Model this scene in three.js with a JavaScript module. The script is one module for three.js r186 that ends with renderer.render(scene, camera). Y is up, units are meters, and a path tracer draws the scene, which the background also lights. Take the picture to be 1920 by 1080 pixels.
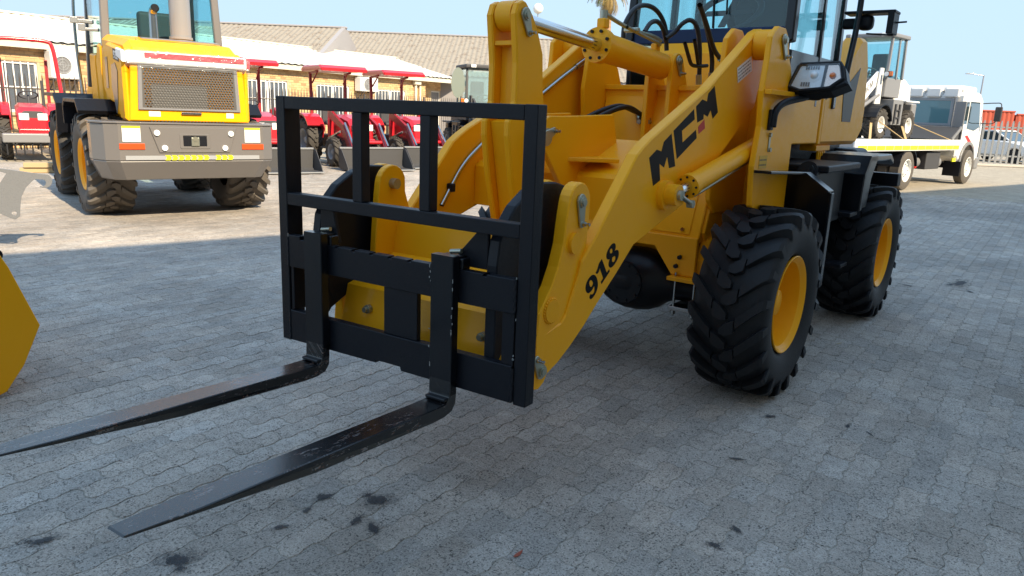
import * as THREE from 'three';
import { RoundedBoxGeometry } from 'three/addons/geometries/RoundedBoxGeometry.js';
import { mergeGeometries, mergeVertices, toCreasedNormals } from 'three/addons/utils/BufferGeometryUtils.js';
import { FontLoader } from 'three/addons/loaders/FontLoader.js';
import { TextGeometry } from 'three/addons/geometries/TextGeometry.js';

// ---------------------------------------------------------------- camera, sky, sun, exposure
const scene = new THREE.Scene();
const camera = new THREE.PerspectiveCamera(42.267, 1920 / 1080, 0.05, 900);
camera.position.set(0, 1.5, 0);
camera.up.set(-0.03968, 0.97208, -0.23128);
camera.lookAt(0, 1.5 - 0.231463, -0.972844);
scene.add(camera);

const renderer = new THREE.WebGLRenderer({ antialias: true });
renderer.setSize(1024, 576);
renderer.toneMapping = THREE.LinearToneMapping;
renderer.toneMappingExposure = 2.9;
renderer.shadowMap.enabled = true;
renderer.shadowMap.type = THREE.PCFSoftShadowMap;

const D2R = Math.PI / 180;
const SUN_AZ = 40 * D2R, SUN_EL = 37 * D2R;                 // azimuth from +z towards +x
const sunDir = new THREE.Vector3(Math.sin(SUN_AZ) * Math.cos(SUN_EL), Math.sin(SUN_EL), Math.cos(SUN_AZ) * Math.cos(SUN_EL));
{
  const W = 512, H = 256, data = new Float32Array(W * H * 4);
  const smooth = (a, b, t) => { t = Math.min(1, Math.max(0, (t - a) / (b - a))); return t * t * (3 - 2 * t); };
  for (let j = 0; j < H; j++) for (let i = 0; i < W; i++) {
    const el = ((j + 0.5) / H - 0.5) * Math.PI;
    const k = smooth(0, 1, Math.pow(Math.max(0, Math.sin(el)), 0.55));
    const hor = [0.235, 0.31, 0.37], zen = [0.19, 0.295, 0.44];
    const o = (j * W + i) * 4;
    for (let c = 0; c < 3; c++) data[o + c] = el >= 0 ? hor[c] * (1 - k) + zen[c] * k : hor[c] * 0.6;
    data[o + 3] = 1;
  }
  const sky = new THREE.DataTexture(data, W, H, THREE.RGBAFormat, THREE.FloatType);
  sky.mapping = THREE.EquirectangularReflectionMapping;
  sky.magFilter = THREE.LinearFilter; sky.minFilter = THREE.LinearFilter; sky.wrapS = THREE.RepeatWrapping;
  sky.needsUpdate = true;
  scene.background = sky; scene.environment = sky;
}
const sun = new THREE.DirectionalLight(new THREE.Color(1.0, 0.83, 0.59), 3.2);
sun.position.copy(sunDir).multiplyScalar(80).add(new THREE.Vector3(0, 0, -12));
sun.target.position.set(0, 0, -12);
sun.castShadow = true; sun.shadow.mapSize.set(4096, 4096); sun.shadow.radius = 1;
Object.assign(sun.shadow.camera, { left: -45, right: 45, top: 45, bottom: -45, near: 1, far: 200 });
scene.add(sun, sun.target);

// ---------------------------------------------------------------- small helpers
function mulberry(a) { return () => { a |= 0; a = a + 0x6D2B79F5 | 0; let t = Math.imul(a ^ a >>> 15, 1 | a); t = t + Math.imul(t ^ t >>> 7, 61 | t) ^ t; return ((t ^ t >>> 14) >>> 0) / 4294967296; }; }
const rnd = mulberry(918);
const V = (x, y, z) => new THREE.Vector3(x, y, z);
const taken = {};
function numbered(n) { taken[n] = (taken[n] || 0) + 1; return taken[n] === 1 ? n : n + '_' + String(taken[n] - 1).padStart(3, '0'); }
function thing(name, label, category, pos = [0, 0, 0], turnDeg = 0, group) {
  const o = new THREE.Group(); o.name = numbered(name); o.position.set(...pos); o.rotation.y = turnDeg * D2R;
  o.userData = { label, category }; if (group) o.userData.group = group;
  scene.add(o); return o;
}
function sub(name, parent, x = 0, y = 0, z = 0) { const g = new THREE.Group(); g.name = name; g.position.set(x, y, z); parent.add(g); return g; }
function clean(g) { const c = g.index ? g.toNonIndexed() : g.clone(); for (const k of Object.keys(c.attributes)) if (!['position', 'normal', 'uv'].includes(k)) c.deleteAttribute(k);
  if (!c.attributes.uv) c.setAttribute('uv', new THREE.BufferAttribute(new Float32Array(c.attributes.position.count * 2), 2)); c.morphAttributes = {}; return c; }
const join = (...gs) => { gs = gs.flat(); return gs.length === 1 ? gs[0] : mergeGeometries(gs.map(clean)); };
function mesh(name, geo, mat, parent = scene) {
  const m = new THREE.Mesh(Array.isArray(geo) ? join(geo) : geo, mat); m.name = parent === scene ? numbered(name) : name;
  m.castShadow = true; m.receiveShadow = true; parent.add(m); return m;
}
function solo(name, geo, mat, label, category, group) { const m = mesh(name, geo, mat); m.userData = { label, category }; if (group) m.userData.group = group; return m; }
function struct(name, geo, mat) { const m = mesh(name, geo, mat); m.userData.kind = 'structure'; return m; }
const bx = (w, h, d, x = 0, y = 0, z = 0, r = 0.008) => { const m = Math.min(w, h, d); r = Math.min(r, m * 0.45); return (r < 0.0015 ? new THREE.BoxGeometry(w, h, d) : new RoundedBoxGeometry(w, h, d, 2, r)).translate(x, y, z); };
const bb = (x0, x1, y0, y1, z0, z1, r) => bx(x1 - x0, y1 - y0, z1 - z0, (x0 + x1) / 2, (y0 + y1) / 2, (z0 + z1) / 2, r);
function rod(a, b, r0, r1 = r0, seg = 20, open = false) {
  a = V(...a); b = V(...b); const d = b.clone().sub(a), g = new THREE.CylinderGeometry(r1, r0, d.length(), seg, 1, open);
  return g.translate(0, d.length() / 2, 0).applyQuaternion(new THREE.Quaternion().setFromUnitVectors(V(0, 1, 0), d.normalize())).translate(a.x, a.y, a.z);
}
function bar(a, b, w, h, r = 0.004) {                       // rectangular bar from a to b (w sideways, h upwards)
  a = V(...a); b = V(...b); const d = b.clone().sub(a), l = d.length(); d.normalize();
  let up = V(0, 1, 0); if (Math.abs(d.y) > 0.97) up = V(0, 0, 1);
  const s = V().crossVectors(up, d).normalize(), u = V().crossVectors(d, s);
  return bx(w, h, l, 0, 0, l / 2, r).applyMatrix4(new THREE.Matrix4().makeBasis(s, u, d).setPosition(a));
}
const tube = (pts, r, n = 32, seg = 10) => new THREE.TubeGeometry(new THREE.CatmullRomCurve3(pts.map(p => V(...p)), false, 'catmullrom', 0.5), n, r, seg);
function shapeOf(pts, holes = []) { const s = new THREE.Shape(pts.map(p => new THREE.Vector2(p[0], p[1]))); for (const h of holes) s.holes.push(new THREE.Path(h.map(p => new THREE.Vector2(p[0], p[1])))); return s; }
function extr(s, depth, b = 0.004, seg = 1, cs = 10) {
  return new THREE.ExtrudeGeometry(s, { depth: Math.max(0.0005, depth - 2 * b), bevelEnabled: b > 0, bevelSize: b, bevelThickness: b, bevelOffset: -b, bevelSegments: seg, curveSegments: cs }).translate(0, 0, b);
}
const plateX = (pts, x0, x1, b, holes) => extr(shapeOf(pts, holes), x1 - x0, b).rotateY(-Math.PI / 2).translate(x1, 0, 0);   // pts are (z, y)
const plateZ = (pts, z0, z1, b, holes) => extr(shapeOf(pts, holes), z1 - z0, b).translate(0, 0, z0);                          // pts are (x, y)
const plateY = (pts, y0, y1, b, holes) => extr(shapeOf(pts, holes), y1 - y0, b).rotateX(Math.PI / 2).translate(0, y1, 0);      // pts are (x, z)
function arc(cx, cy, r, a0, a1, n = 8) { const o = []; for (let i = 0; i <= n; i++) { const a = (a0 + (a1 - a0) * i / n) * D2R; o.push([cx + r * Math.cos(a), cy + r * Math.sin(a)]); } return o; }
function rrect(x0, y0, x1, y1, r) { return [...arc(x1 - r, y0 + r, r, -90, 0, 4), ...arc(x1 - r, y1 - r, r, 0, 90, 4), ...arc(x0 + r, y1 - r, r, 90, 180, 4), ...arc(x0 + r, y0 + r, r, 180, 270, 4)]; }
const latheX = (pts, seg = 40) => new THREE.LatheGeometry(pts.map(p => new THREE.Vector2(p[1], p[0])), seg).rotateZ(-Math.PI / 2);  // pts (axial x, radius)
function disc(x, y, z, r, t, axis = 'x', seg = 20) { const g = new THREE.CylinderGeometry(r, r, t, seg); if (axis === 'x') g.rotateZ(Math.PI / 2); if (axis === 'z') g.rotateX(Math.PI / 2); return g.translate(x, y, z); }
const flip = pts => pts.map(p => [-p[0], p[1]]).reverse();

// ---------------------------------------------------------------- procedural textures
function valueNoise(N, seed) {
  const r = mulberry(seed), g = new Float32Array(N * N); for (let i = 0; i < N * N; i++) g[i] = r();
  return (x, y) => { x = ((x % N) + N) % N; y = ((y % N) + N) % N; const x0 = x | 0, y0 = y | 0, fx = x - x0, fy = y - y0, x1 = (x0 + 1) % N, y1 = (y0 + 1) % N;
    const sx = fx * fx * (3 - 2 * fx), sy = fy * fy * (3 - 2 * fy);
    return (g[y0 * N + x0] * (1 - sx) + g[y0 * N + x1] * sx) * (1 - sy) + (g[y1 * N + x0] * (1 - sx) + g[y1 * N + x1] * sx) * sy; };
}
function dataTex(N, fn, srgb, repeat = [1, 1]) {
  const d = new Uint8Array(N * N * 4);
  for (let j = 0; j < N; j++) for (let i = 0; i < N; i++) { const c = fn(i / N, j / N), o = (j * N + i) * 4; for (let k = 0; k < 3; k++) d[o + k] = Math.max(0, Math.min(255, c[k] * 255)); d[o + 3] = c[3] === undefined ? 255 : c[3] * 255; }
  const t = new THREE.DataTexture(d, N, N); t.wrapS = t.wrapT = THREE.RepeatWrapping; t.magFilter = THREE.LinearFilter; t.minFilter = THREE.LinearMipmapLinearFilter; t.generateMipmaps = true;
  if (srgb) t.colorSpace = THREE.SRGBColorSpace; t.repeat.set(...repeat); t.needsUpdate = true; return t;
}
const nA = valueNoise(64, 3), nB = valueNoise(256, 7), nC = valueNoise(1024, 11), nD = valueNoise(16, 5);
const fbm = (u, v) => 0.4 * nD(u * 16, v * 16) + 0.3 * nA(u * 64, v * 64) + 0.3 * nB(u * 256, v * 256);
// worn concrete with dark and pale aggregate showing (tile of 2.4 m)
const concreteMap = dataTex(2048, (u, v) => {
  let a = 0.84 + 0.22 * (fbm(u, v) - 0.5);
  const s = nC(u * 1024, v * 1024), s2 = nB(u * 256 + 31, v * 256 + 7), cl = nA(u * 64 + 9, v * 64 + 3);
  const g2 = nC(u * 512 + 77, v * 512 + 31);
  a += (s - 0.5) * 0.18;
  const wear = 0.35 + 0.65 * cl;
  if (g2 > 0.60) a -= (g2 - 0.60) * 1.45 * wear;
  if (s > 0.80 && s2 > 0.45) a += 0.12;
  return [a * 1.015, a, a * 0.965];
}, true);
const concreteBump = dataTex(1024, (u, v) => { const a = 0.5 + 0.5 * (nC(u * 1024, v * 1024) - 0.5) + 0.4 * (nB(u * 256, v * 256) - 0.5); return [a, a, a]; }, false);
const grime = dataTex(512, (u, v) => { const a = 0.30 + 0.28 * fbm(u, v) + 0.10 * nC(u * 512, v * 512); return [a, a, a]; }, false, [1.3, 1.3]);
const scuff = dataTex(512, (u, v) => { const f = fbm(u, v); let a = 0.30 + 0.35 * f; if (nC(u * 40, v * 900) > 0.93) a += 0.2; return [a, a, a]; }, false, [2, 2]);
const tinyBump = dataTex(512, (u, v) => { const a = 0.5 + 0.35 * (nA(u * 64, v * 64) - 0.5) + 0.3 * (nB(u * 256, v * 256) - 0.5); return [a, a, a]; }, false, [3, 3]);
const rustTint = dataTex(512, (u, v) => { const f = fbm(u + 0.3, v), s = nB(u * 200, v * 200); let k = 0.86 + 0.14 * nB(u * 256, v * 256); const d = f > 0.62 && s > 0.55 ? 1 : 0; return d ? [0.62, 0.52, 0.44] : [k, k, k]; }, true);

// glossy black fork paint, scraped to dull metal and a little rust in streaks along the blade
const forkWear = dataTex(512, (u, v) => { const s = nB(u * 230 + 3, v * 34 + 5), f = fbm(u * 0.8 + 0.1, v * 0.8 + 0.6), k = 0.07 + 0.02 * s; if (f > 0.655 && s > 0.56) return [0.40, 0.38, 0.37]; if (f > 0.70 && s > 0.45) return [0.44, 0.28, 0.21]; if (nC(u * 900, v * 60) > 0.985) return [0.35, 0.35, 0.36]; return [k, k, k * 1.12]; }, true);

// ---------------------------------------------------------------- materials (linear base colours)
const C = (r, g, b) => new THREE.Color().setRGB(r, g, b);
const std = (c, rough = 0.6, metal = 0, o = {}) => new THREE.MeshStandardMaterial({ color: c, roughness: rough, metalness: metal, ...o });
const phys = (c, rough, o = {}) => new THREE.MeshPhysicalMaterial({ color: c, roughness: rough, ...o });
const mat = {
  yellow: phys(C(0.96, 0.412, 0.002), 1, { roughnessMap: grime, specularIntensity: 0.42, clearcoat: 0.2, clearcoatRoughness: 0.16, bumpMap: tinyBump, bumpScale: 0.0006 }),
  black: phys(C(0.006, 0.007, 0.011), 1, { roughnessMap: scuff, specularIntensity: 0.35, clearcoat: 0.2, clearcoatRoughness: 0.35, bumpMap: tinyBump, bumpScale: 0.0008 }),
  blackGloss: phys(C(0.005, 0.006, 0.009), 0.3, { specularIntensity: 0.35, clearcoat: 0.5, clearcoatRoughness: 0.15, bumpMap: tinyBump, bumpScale: 0.0005 }),
  forkPaint: phys(C(1, 1, 1), 0.26, { map: forkWear, specularIntensity: 0.7, clearcoat: 0.6, clearcoatRoughness: 0.2, bumpMap: tinyBump, bumpScale: 0.0005 }),
  blackPlastic: phys(C(0.008, 0.009, 0.012), 0.42, { specularIntensity: 0.5, bumpMap: tinyBump, bumpScale: 0.0006 }),
  rubber: phys(C(0.013, 0.0135, 0.016), 0.55, { specularIntensity: 0.6, bumpMap: tinyBump, bumpScale: 0.001 }),
  rubberDusty: std(C(0.11, 0.095, 0.08), 0.85, 0, { bumpMap: tinyBump, bumpScale: 0.001 }),
  rubberDark: std(C(0.05, 0.045, 0.04), 0.8, 0, { bumpMap: tinyBump, bumpScale: 0.001 }),
  hose: std(C(0.015, 0.015, 0.017), 0.42),
  chrome: std(C(0.72, 0.72, 0.72), 0.16, 1),
  steel: std(C(0.45, 0.45, 0.44), 0.38, 1, { roughnessMap: scuff }),
  zinc: std(C(0.42, 0.42, 0.34), 0.36, 0.85),
  glass: phys(C(0.74, 0.91, 0.93), 0.03, { transmission: 1, thickness: 0, ior: 1.5 }),
  glassClear: phys(C(0.95, 0.97, 0.98), 0.02, { transmission: 1, thickness: 0, ior: 1.5 }),
  glassDark: phys(C(0.03, 0.05, 0.06), 0.06, { clearcoat: 1, clearcoatRoughness: 0.03 }),
  axle: phys(C(0.006, 0.007, 0.010), 0.36, { specularIntensity: 0.5 }),
  interior: std(C(0.045, 0.047, 0.055), 0.65),
  white: phys(C(0.74, 0.74, 0.73), 0.4, { clearcoat: 0.3, clearcoatRoughness: 0.2 }),
  label: std(C(0.78, 0.78, 0.76), 0.45),
  decal: phys(C(0.005, 0.005, 0.006), 0.5, { specularIntensity: 0.3 }),
  red: std(C(0.55, 0.025, 0.02), 0.45),
  redPaint: phys(C(0.50, 0.012, 0.022), 0.32, { clearcoat: 0.5, clearcoatRoughness: 0.12 }),
  redDeep: phys(C(0.26, 0.008, 0.014), 0.4, { clearcoat: 0.3, clearcoatRoughness: 0.2 }),
  grey: phys(C(0.20, 0.20, 0.205), 0.42, { clearcoat: 0.2, clearcoatRoughness: 0.3 }),
  greyGloss: phys(C(0.155, 0.145, 0.14), 0.34, { clearcoat: 0.5, clearcoatRoughness: 0.12 }),
  greyPale: std(C(0.30, 0.31, 0.325), 0.55),
  plateGrey: std(C(0.17, 0.175, 0.185), 0.6, 0, { roughnessMap: scuff }),
  darkGrey: std(C(0.05, 0.05, 0.053), 0.6),
  galv: std(C(0.40, 0.41, 0.42), 0.5, 0.55, { roughnessMap: scuff }),
  orange: phys(C(0.75, 0.16, 0.01), 0.25, { clearcoat: 1 }),
  reflector: std(C(0.62, 0.07, 0.012), 0.35),
  limeTape: std(C(0.72, 0.72, 0.02), 0.4),
  silver: std(C(0.80, 0.82, 0.84), 0.42, 0.25),
  fencePaint: std(C(0.07, 0.06, 0.055), 0.7),
  meshDark: std(C(0.045, 0.047, 0.04), 0.45),
  wood: std(C(0.42, 0.31, 0.17), 0.8),
};
// ================================================================ THE GROUND
const farGroundMat = std(C(0.52, 0.47, 0.395), 0.92, 0, { map: concreteMap.clone(), bumpMap: concreteBump, bumpScale: 0.002 });
farGroundMat.map.repeat.set(260, 260); farGroundMat.map.needsUpdate = true;
struct('ground', new THREE.PlaneGeometry(900, 900).rotateX(-Math.PI / 2).translate(0, -0.016, -200), farGroundMat);
const bedMat = std(C(0.30, 0.275, 0.235), 1, 0, { bumpMap: concreteBump, bumpScale: 0.003 });
const yard = struct('paved_yard', new THREE.CircleGeometry(19.2, 72).rotateX(-Math.PI / 2).translate(0, -0.0026, 0), bedMat);
const paverMat = std(C(1, 1, 1), 0.88, 0, { map: concreteMap, bumpMap: concreteBump, bumpScale: 0.0012, vertexColors: true });
{
  const e = [0.585, -0.811], f = [0.811, 0.585], LEN = 0.232, WID = 0.111, J = 0.0012, CH = 0.0018;
  const wv = u => 0.0085 * Math.sin(2 * Math.PI * u / 0.116), we = v => 0.008 * Math.sin(2 * Math.PI * v / 0.111);
  camera.updateMatrixWorld(true); camera.updateProjectionMatrix();
  const big = valueNoise(64, 21), list = [], tmp = V();
  for (let k = -280; k < 280; k++) for (let j = -165; j < 165; j++) {
    const u0 = j * LEN + (k & 1 ? LEN / 2 : 0), v0 = k * WID, uc = u0 + LEN / 2, vc = v0 + WID / 2;
    const x = e[0] * uc + f[0] * vc, z = e[1] * uc + f[1] * vc;
    if (z > -0.3 || z < -21 || Math.abs(x) > 21) continue;
    const d = Math.hypot(x, z); if (d > 19.5) continue;
    tmp.set(x, 0, z).project(camera);
    const m = 1 + 1.1 / Math.max(1, d * 0.55);
    if (Math.abs(tmp.x) > m + 0.12 || tmp.y < -m - 0.25 || tmp.z > 1) continue;
    list.push({ u0, v0, x, z, d, inside: Math.abs(tmp.x) < 1 && Math.abs(tmp.y) < 1 });
  }
  list.sort((a, b) => (b.inside - a.inside) || (a.d - b.d));
  function build(p, out) {
    const o = []; const n = 7, ne = 3;
    for (let i = 0; i < n; i++) { const t = i / n * LEN; o.push([t, wv(t)]); }
    for (let i = 0; i < ne; i++) { const t = i / ne * WID; o.push([LEN + we(t), t]); }
    for (let i = 0; i < n; i++) { const t = LEN * (1 - i / n); o.push([t, WID + wv(t)]); }
    for (let i = 0; i < ne; i++) { const t = WID * (1 - i / ne); o.push([we(t), t]); }
    const cu = LEN / 2, cv = WID / 2, N = o.length;
    const inset = (q, s) => { const a = q[0] - cu, b = q[1] - cv; return [q[0] - Math.sign(a) * s * Math.min(1, Math.abs(a) / (cu - 0.02)), q[1] - Math.sign(b) * s * Math.min(1, Math.abs(b) / (cv - 0.02))]; };
    const h = (rnd() - 0.5) * 0.0026, tx = (rnd() - 0.5) * 0.016, tz = (rnd() - 0.5) * 0.028, jj = J * (0.6 + rnd() * rnd() * 2.2), ra = (rnd() - 0.5) * 0.02;
    const put = (q, y) => { const u = p.u0 + q[0] - ra * (q[1] - cv), v = p.v0 + q[1] + ra * (q[0] - cu); return [e[0] * u + f[0] * v, y + h + tx * (q[0] - cu) + tz * (q[1] - cv), e[1] * u + f[1] * v]; };
    const top = o.map(q => put(inset(q, jj + CH), 0)), low = o.map(q => put(inset(q, jj), -0.0034)), c = put([cu, cv], 0);
    const patch = 0.70 + 0.40 * big(p.x * 0.9 + 20, p.z * 0.9 + 40) + 0.22 * big(p.x * 2.7 + 5, p.z * 2.7 + 9) + 0.26 * (big(p.x * 0.31, p.z * 0.31) - 0.5), tone = (0.90 + rnd() * 0.2) * patch, warm = (rnd() - 0.5) * 0.05;
    const col = [0.505 * tone * (1 + warm), 0.462 * tone, 0.432 * tone * (1 - warm)];
    const tri = (a, b, d) => { for (const q of [a, b, d]) { out.p.push(q[0], q[1], q[2]); out.u.push(q[0] / 2.4, q[2] / 2.4); out.c.push(...col); } };
    for (let i = 0; i < N; i++) { const k = (i + 1) % N; tri(c, top[i], top[k]); tri(top[i], low[i], low[k]); tri(top[i], low[k], top[k]); }
  }
  const geo = o => { const g = new THREE.BufferGeometry(); g.setAttribute('position', new THREE.Float32BufferAttribute(o.p, 3)); g.setAttribute('uv', new THREE.Float32BufferAttribute(o.u, 2)); g.setAttribute('color', new THREE.Float32BufferAttribute(o.c, 3)); g.computeVertexNormals(); return g; };
  const rest = { p: [], u: [], c: [] };
  list.forEach((p, i) => { if (i < 300) { const o = { p: [], u: [], c: [] }; build(p, o); mesh('paver', geo(o), paverMat, yard); } else build(p, rest); });
  const s = mesh('paver_field', geo(rest), paverMat, yard); s.userData.kind = 'stuff';
  console.log('pavers', list.length);
  // dark oil stains and a few leaves of litter, copied where they lie
  const stainMats = [0, 1, 2, 3].map(k => std(C(0.035, 0.035, 0.038), 0.75, 0, { transparent: true, depthWrite: false, alphaMap: dataTex(160, (u, v) => { const d = Math.hypot(u - 0.5, (v - 0.5) * (1 + 0.3 * k)) * 2, n = nD(u * 4 + k * 3.7, v * 4 + k) * 0.55 + nA(u * 14 + k * 11, v * 14) * 0.3 + nB(u * 60, v * 60 + k * 5) * 0.25, q = d + (n - 0.55) * 1.1; const a = q < 0.42 ? 0.95 - 0.2 * nB(u * 90, v * 90) : q < 0.78 ? 0.42 * nA(u * 40 + k, v * 40) : 0; return d > 0.97 ? [0, 0, 0] : [a, a, a]; }, false) }));
  let sk = 0;
  for (const [x, z, w, d, a] of [[-0.50, -2.63, 0.11, 0.10, 0.0], [-0.71, -2.63, 0.08, 0.06, 0.7], [-0.54, -2.48, 0.09, 0.05, 1.4], [-0.47, -2.43, 0.08, 0.06, 2.1], [-1.07, -2.19, 0.11, 0.09, 2.8], [-0.81, -2.41, 0.07, 0.03, 0.5], [-0.74, -2.54, 0.06, 0.03, 1.2], [0.88, -2.52, 0.06, 0.04, 1.9], [0.77, -2.41, 0.06, 0.04, 2.6], [1.36, -3.63, 0.07, 0.04, 0.3], [1.74, -3.55, 0.07, 0.03, 1.0], [1.81, -3.46, 0.06, 0.02, 1.7], [4.44, -7.25, 0.40, 0.13, 0.8], [4.33, -6.87, 0.12, 0.05, 1.5], [3.82, -7.07, 0.14, 0.05, 2.2], [1.05, -3.12, 0.08, 0.03, 2.9], [-1.58, -2.27, 0.10, 0.05, 0.6]]) {
    const g = new THREE.PlaneGeometry(w * 1.75, d * 1.75).rotateX(-Math.PI / 2).rotateY(a).translate(x, 0.0042, z);
    const m = mesh('oil_stain', g, stainMats[sk++ % 4], yard); m.castShadow = false;
  }
}

{ const s = new THREE.Shape(); s.moveTo(-0.03, 0); s.quadraticCurveTo(-0.005, 0.018, 0.028, 0.004); s.quadraticCurveTo(0.0, -0.012, -0.03, 0); const lf = new THREE.ExtrudeGeometry(s, { depth: 0.0012, bevelEnabled: false, curveSegments: 6 }); const q = lf.attributes.position; for (let i = 0; i < q.count; i++) q.setZ(i, q.getZ(i) + 6 * q.getX(i) * q.getX(i)); lf.computeVertexNormals(); lf.rotateX(-Math.PI / 2);
  for (const [x, z, a, k, lab] of [[0.06, -2.30, 0.9, 0, 'small red brown dead leaf lying on the paving below the loader arm'], [1.62, -4.55, 2.1, 1, 'small pale dead leaf on the paving right of the front wheel'], [2.3, -5.0, 0.3, 1, 'tiny pale leaf on the paving near the rear wheel']]) { const m = solo('dead_leaf', lf.clone().rotateY(a), k ? std(C(0.45, 0.38, 0.26), 0.9) : std(C(0.30, 0.07, 0.04), 0.8), lab, 'leaf'); m.position.set(x, 0.004, z); } }
// the tall showroom behind the camera that throws the long shade over the yard
{
  const g = thing('showroom_building', 'tall pale showroom shed behind the camera that shades the yard', 'building', [0, 0, 0], 37.7);
  const wall = std(C(0.60, 0.53, 0.43), 0.85, 0, { bumpMap: concreteBump, bumpScale: 0.002 });
  mesh('wall', bb(-42, 42, 0, 8.7, 3.75, 18, 0.02), wall, g);
  mesh('roof', bb(-42.3, 42.3, 8.7, 9.0, 3.55, 18.2, 0.02), mat.galv, g);
}
// ================================================================ WHEELS
// industrial tractor-tread wheel; axis along x, outer face towards +x.  One lug per side per pitch, staggered.
const lugCache = {};
function lugGeometry(side) {
  if (lugCache[side]) return lugCache[side];
  const gs = [];
  const strip = st => {
    const P = [], N = st.length;
    for (const s of st) for (const [dp, r] of [[-s.h, s.ro], [s.h, s.ro], [s.h * 1.1, s.ri], [-s.h * 1.1, s.ri]]) { const ph = s.ph + dp; P.push([side * s.a, r * Math.cos(ph), r * Math.sin(ph)]); }
    const pos = [], q = (a, b, c, d) => { const o = side > 0 ? [a, b, c, a, c, d] : [a, c, b, a, d, c]; for (const i of o) pos.push(...P[i]); };
    for (let i = 0; i < N - 1; i++) for (let k = 0; k < 4; k++) q(i * 4 + k, (i + 1) * 4 + k, (i + 1) * 4 + (k + 1) % 4, i * 4 + (k + 1) % 4);
    q(0, 1, 2, 3); const e = (N - 1) * 4; q(e + 3, e + 2, e + 1, e);
    const g = new THREE.BufferGeometry(); g.setAttribute('position', new THREE.Float32BufferAttribute(pos, 3)); g.computeVertexNormals(); gs.push(g);
  };
  strip([{ a: -0.018, ph: 0.02, h: 0.030, ro: 0.525, ri: 0.478 }, { a: 0.020, ph: -0.005, h: 0.068, ro: 0.525, ri: 0.478 }, { a: 0.060, ph: -0.04, h: 0.068, ro: 0.524, ri: 0.477 }, { a: 0.066, ph: -0.05, h: 0.06, ro: 0.524, ri: 0.477 }]);
  const bars = []; for (const [a, dp, h, ro, ri] of [[0.074, -0.085, 0.052, 0.524, 0.476], [0.10, -0.125, 0.052, 0.524, 0.475], [0.13, -0.175, 0.052, 0.523, 0.473], [0.16, -0.225, 0.052, 0.521, 0.470], [0.19, -0.275, 0.052, 0.517, 0.46], [0.214, -0.31, 0.052, 0.510, 0.445], [0.229, -0.325, 0.041, 0.494, 0.44], [0.231, -0.33, 0.037, 0.455, 0.42]]) bars.push({ a, ph: dp, h, ro, ri });
  strip(bars);
  return lugCache[side] = mergeGeometries(gs);
}
const tyreGeo = toCreasedNormals(latheX([[0.165, 0.262], [0.180, 0.272], [0.190, 0.285], [0.196, 0.292], [0.214, 0.33], [0.224, 0.37], [0.226, 0.405], [0.222, 0.432], [0.210, 0.456], [0.19, 0.469], [0.15, 0.480], [0.07, 0.488], [0, 0.490], [-0.07, 0.488], [-0.15, 0.480], [-0.19, 0.469], [-0.210, 0.456], [-0.222, 0.432], [-0.226, 0.405], [-0.224, 0.37], [-0.205, 0.32], [-0.165, 0.262]].reverse(), 64), 0.9);
const rimGeo = toCreasedNormals(latheX([[0.172, 0.255], [0.186, 0.270], [0.197, 0.272], [0.200, 0.268], [0.194, 0.258], [0.18, 0.248], [0.17, 0.236], [0.11, 0.228], [0.03, 0.222], [0.01, 0.215], [0.005, 0.16], [0.03, 0.12], [0.035, 0.0]].reverse(), 56), 0.5);
const hubGeo = join(latheX([[0.03, 0.12], [0.07, 0.105], [0.075, 0.075], [0.12, 0.07], [0.125, 0]].reverse(), 28));
const wheelBolt = disc(0, 0, 0, 0.013, 0.035, 'x', 6);
function wheel(parent, x, y, z, { tyre = mat.rubber, rim = mat.yellow, scale = 1, lugs = 20, spin = 0, wide = 1 } = {}) {
  const g = sub('wheel', parent, x, y, z); g.scale.set(scale * wide * 1, scale, scale); if (x < 0) g.rotation.y = Math.PI;
  mesh('tyre', tyreGeo, tyre, g); mesh('rim', rimGeo, rim, g); mesh('hub', hubGeo, rim === mat.yellow ? mat.yellow : rim, g);
  for (let i = 0; i < 8; i++) { const a = i / 8 * Math.PI * 2; const b = mesh('wheel_bolt', wheelBolt, mat.darkGrey, g); b.position.set(0.025, 0.175 * Math.cos(a), 0.175 * Math.sin(a)); }
  // the chevrons of a wheel turned round (x < 0) run the other way, so that they mirror
  const dir = x < 0 ? -1 : 1;
  for (let i = 0; i < lugs; i++) for (const s of [1, -1]) { const l = mesh('lug', lugGeometryDir(s, dir), tyre, g); l.rotation.x = (i + (s > 0 ? 0 : 0.5)) / lugs * Math.PI * 2 + spin; }
  return g;
}
const lugDirCache = {};
function lugGeometryDir(side, dir) {
  if (dir > 0) return lugGeometry(side);
  const k = side; if (lugDirCache[k]) return lugDirCache[k];
  const g = lugGeometry(-side).clone().rotateY(Math.PI); return lugDirCache[k] = g;
}
// ================================================================ THE YELLOW WHEEL LOADER IN FRONT
const font = await new FontLoader().loadAsync('fonts/droid/droid_sans_bold.typeface.json');
const fontSerif = await new FontLoader().loadAsync('fonts/droid/droid_serif_bold.typeface.json');
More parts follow.
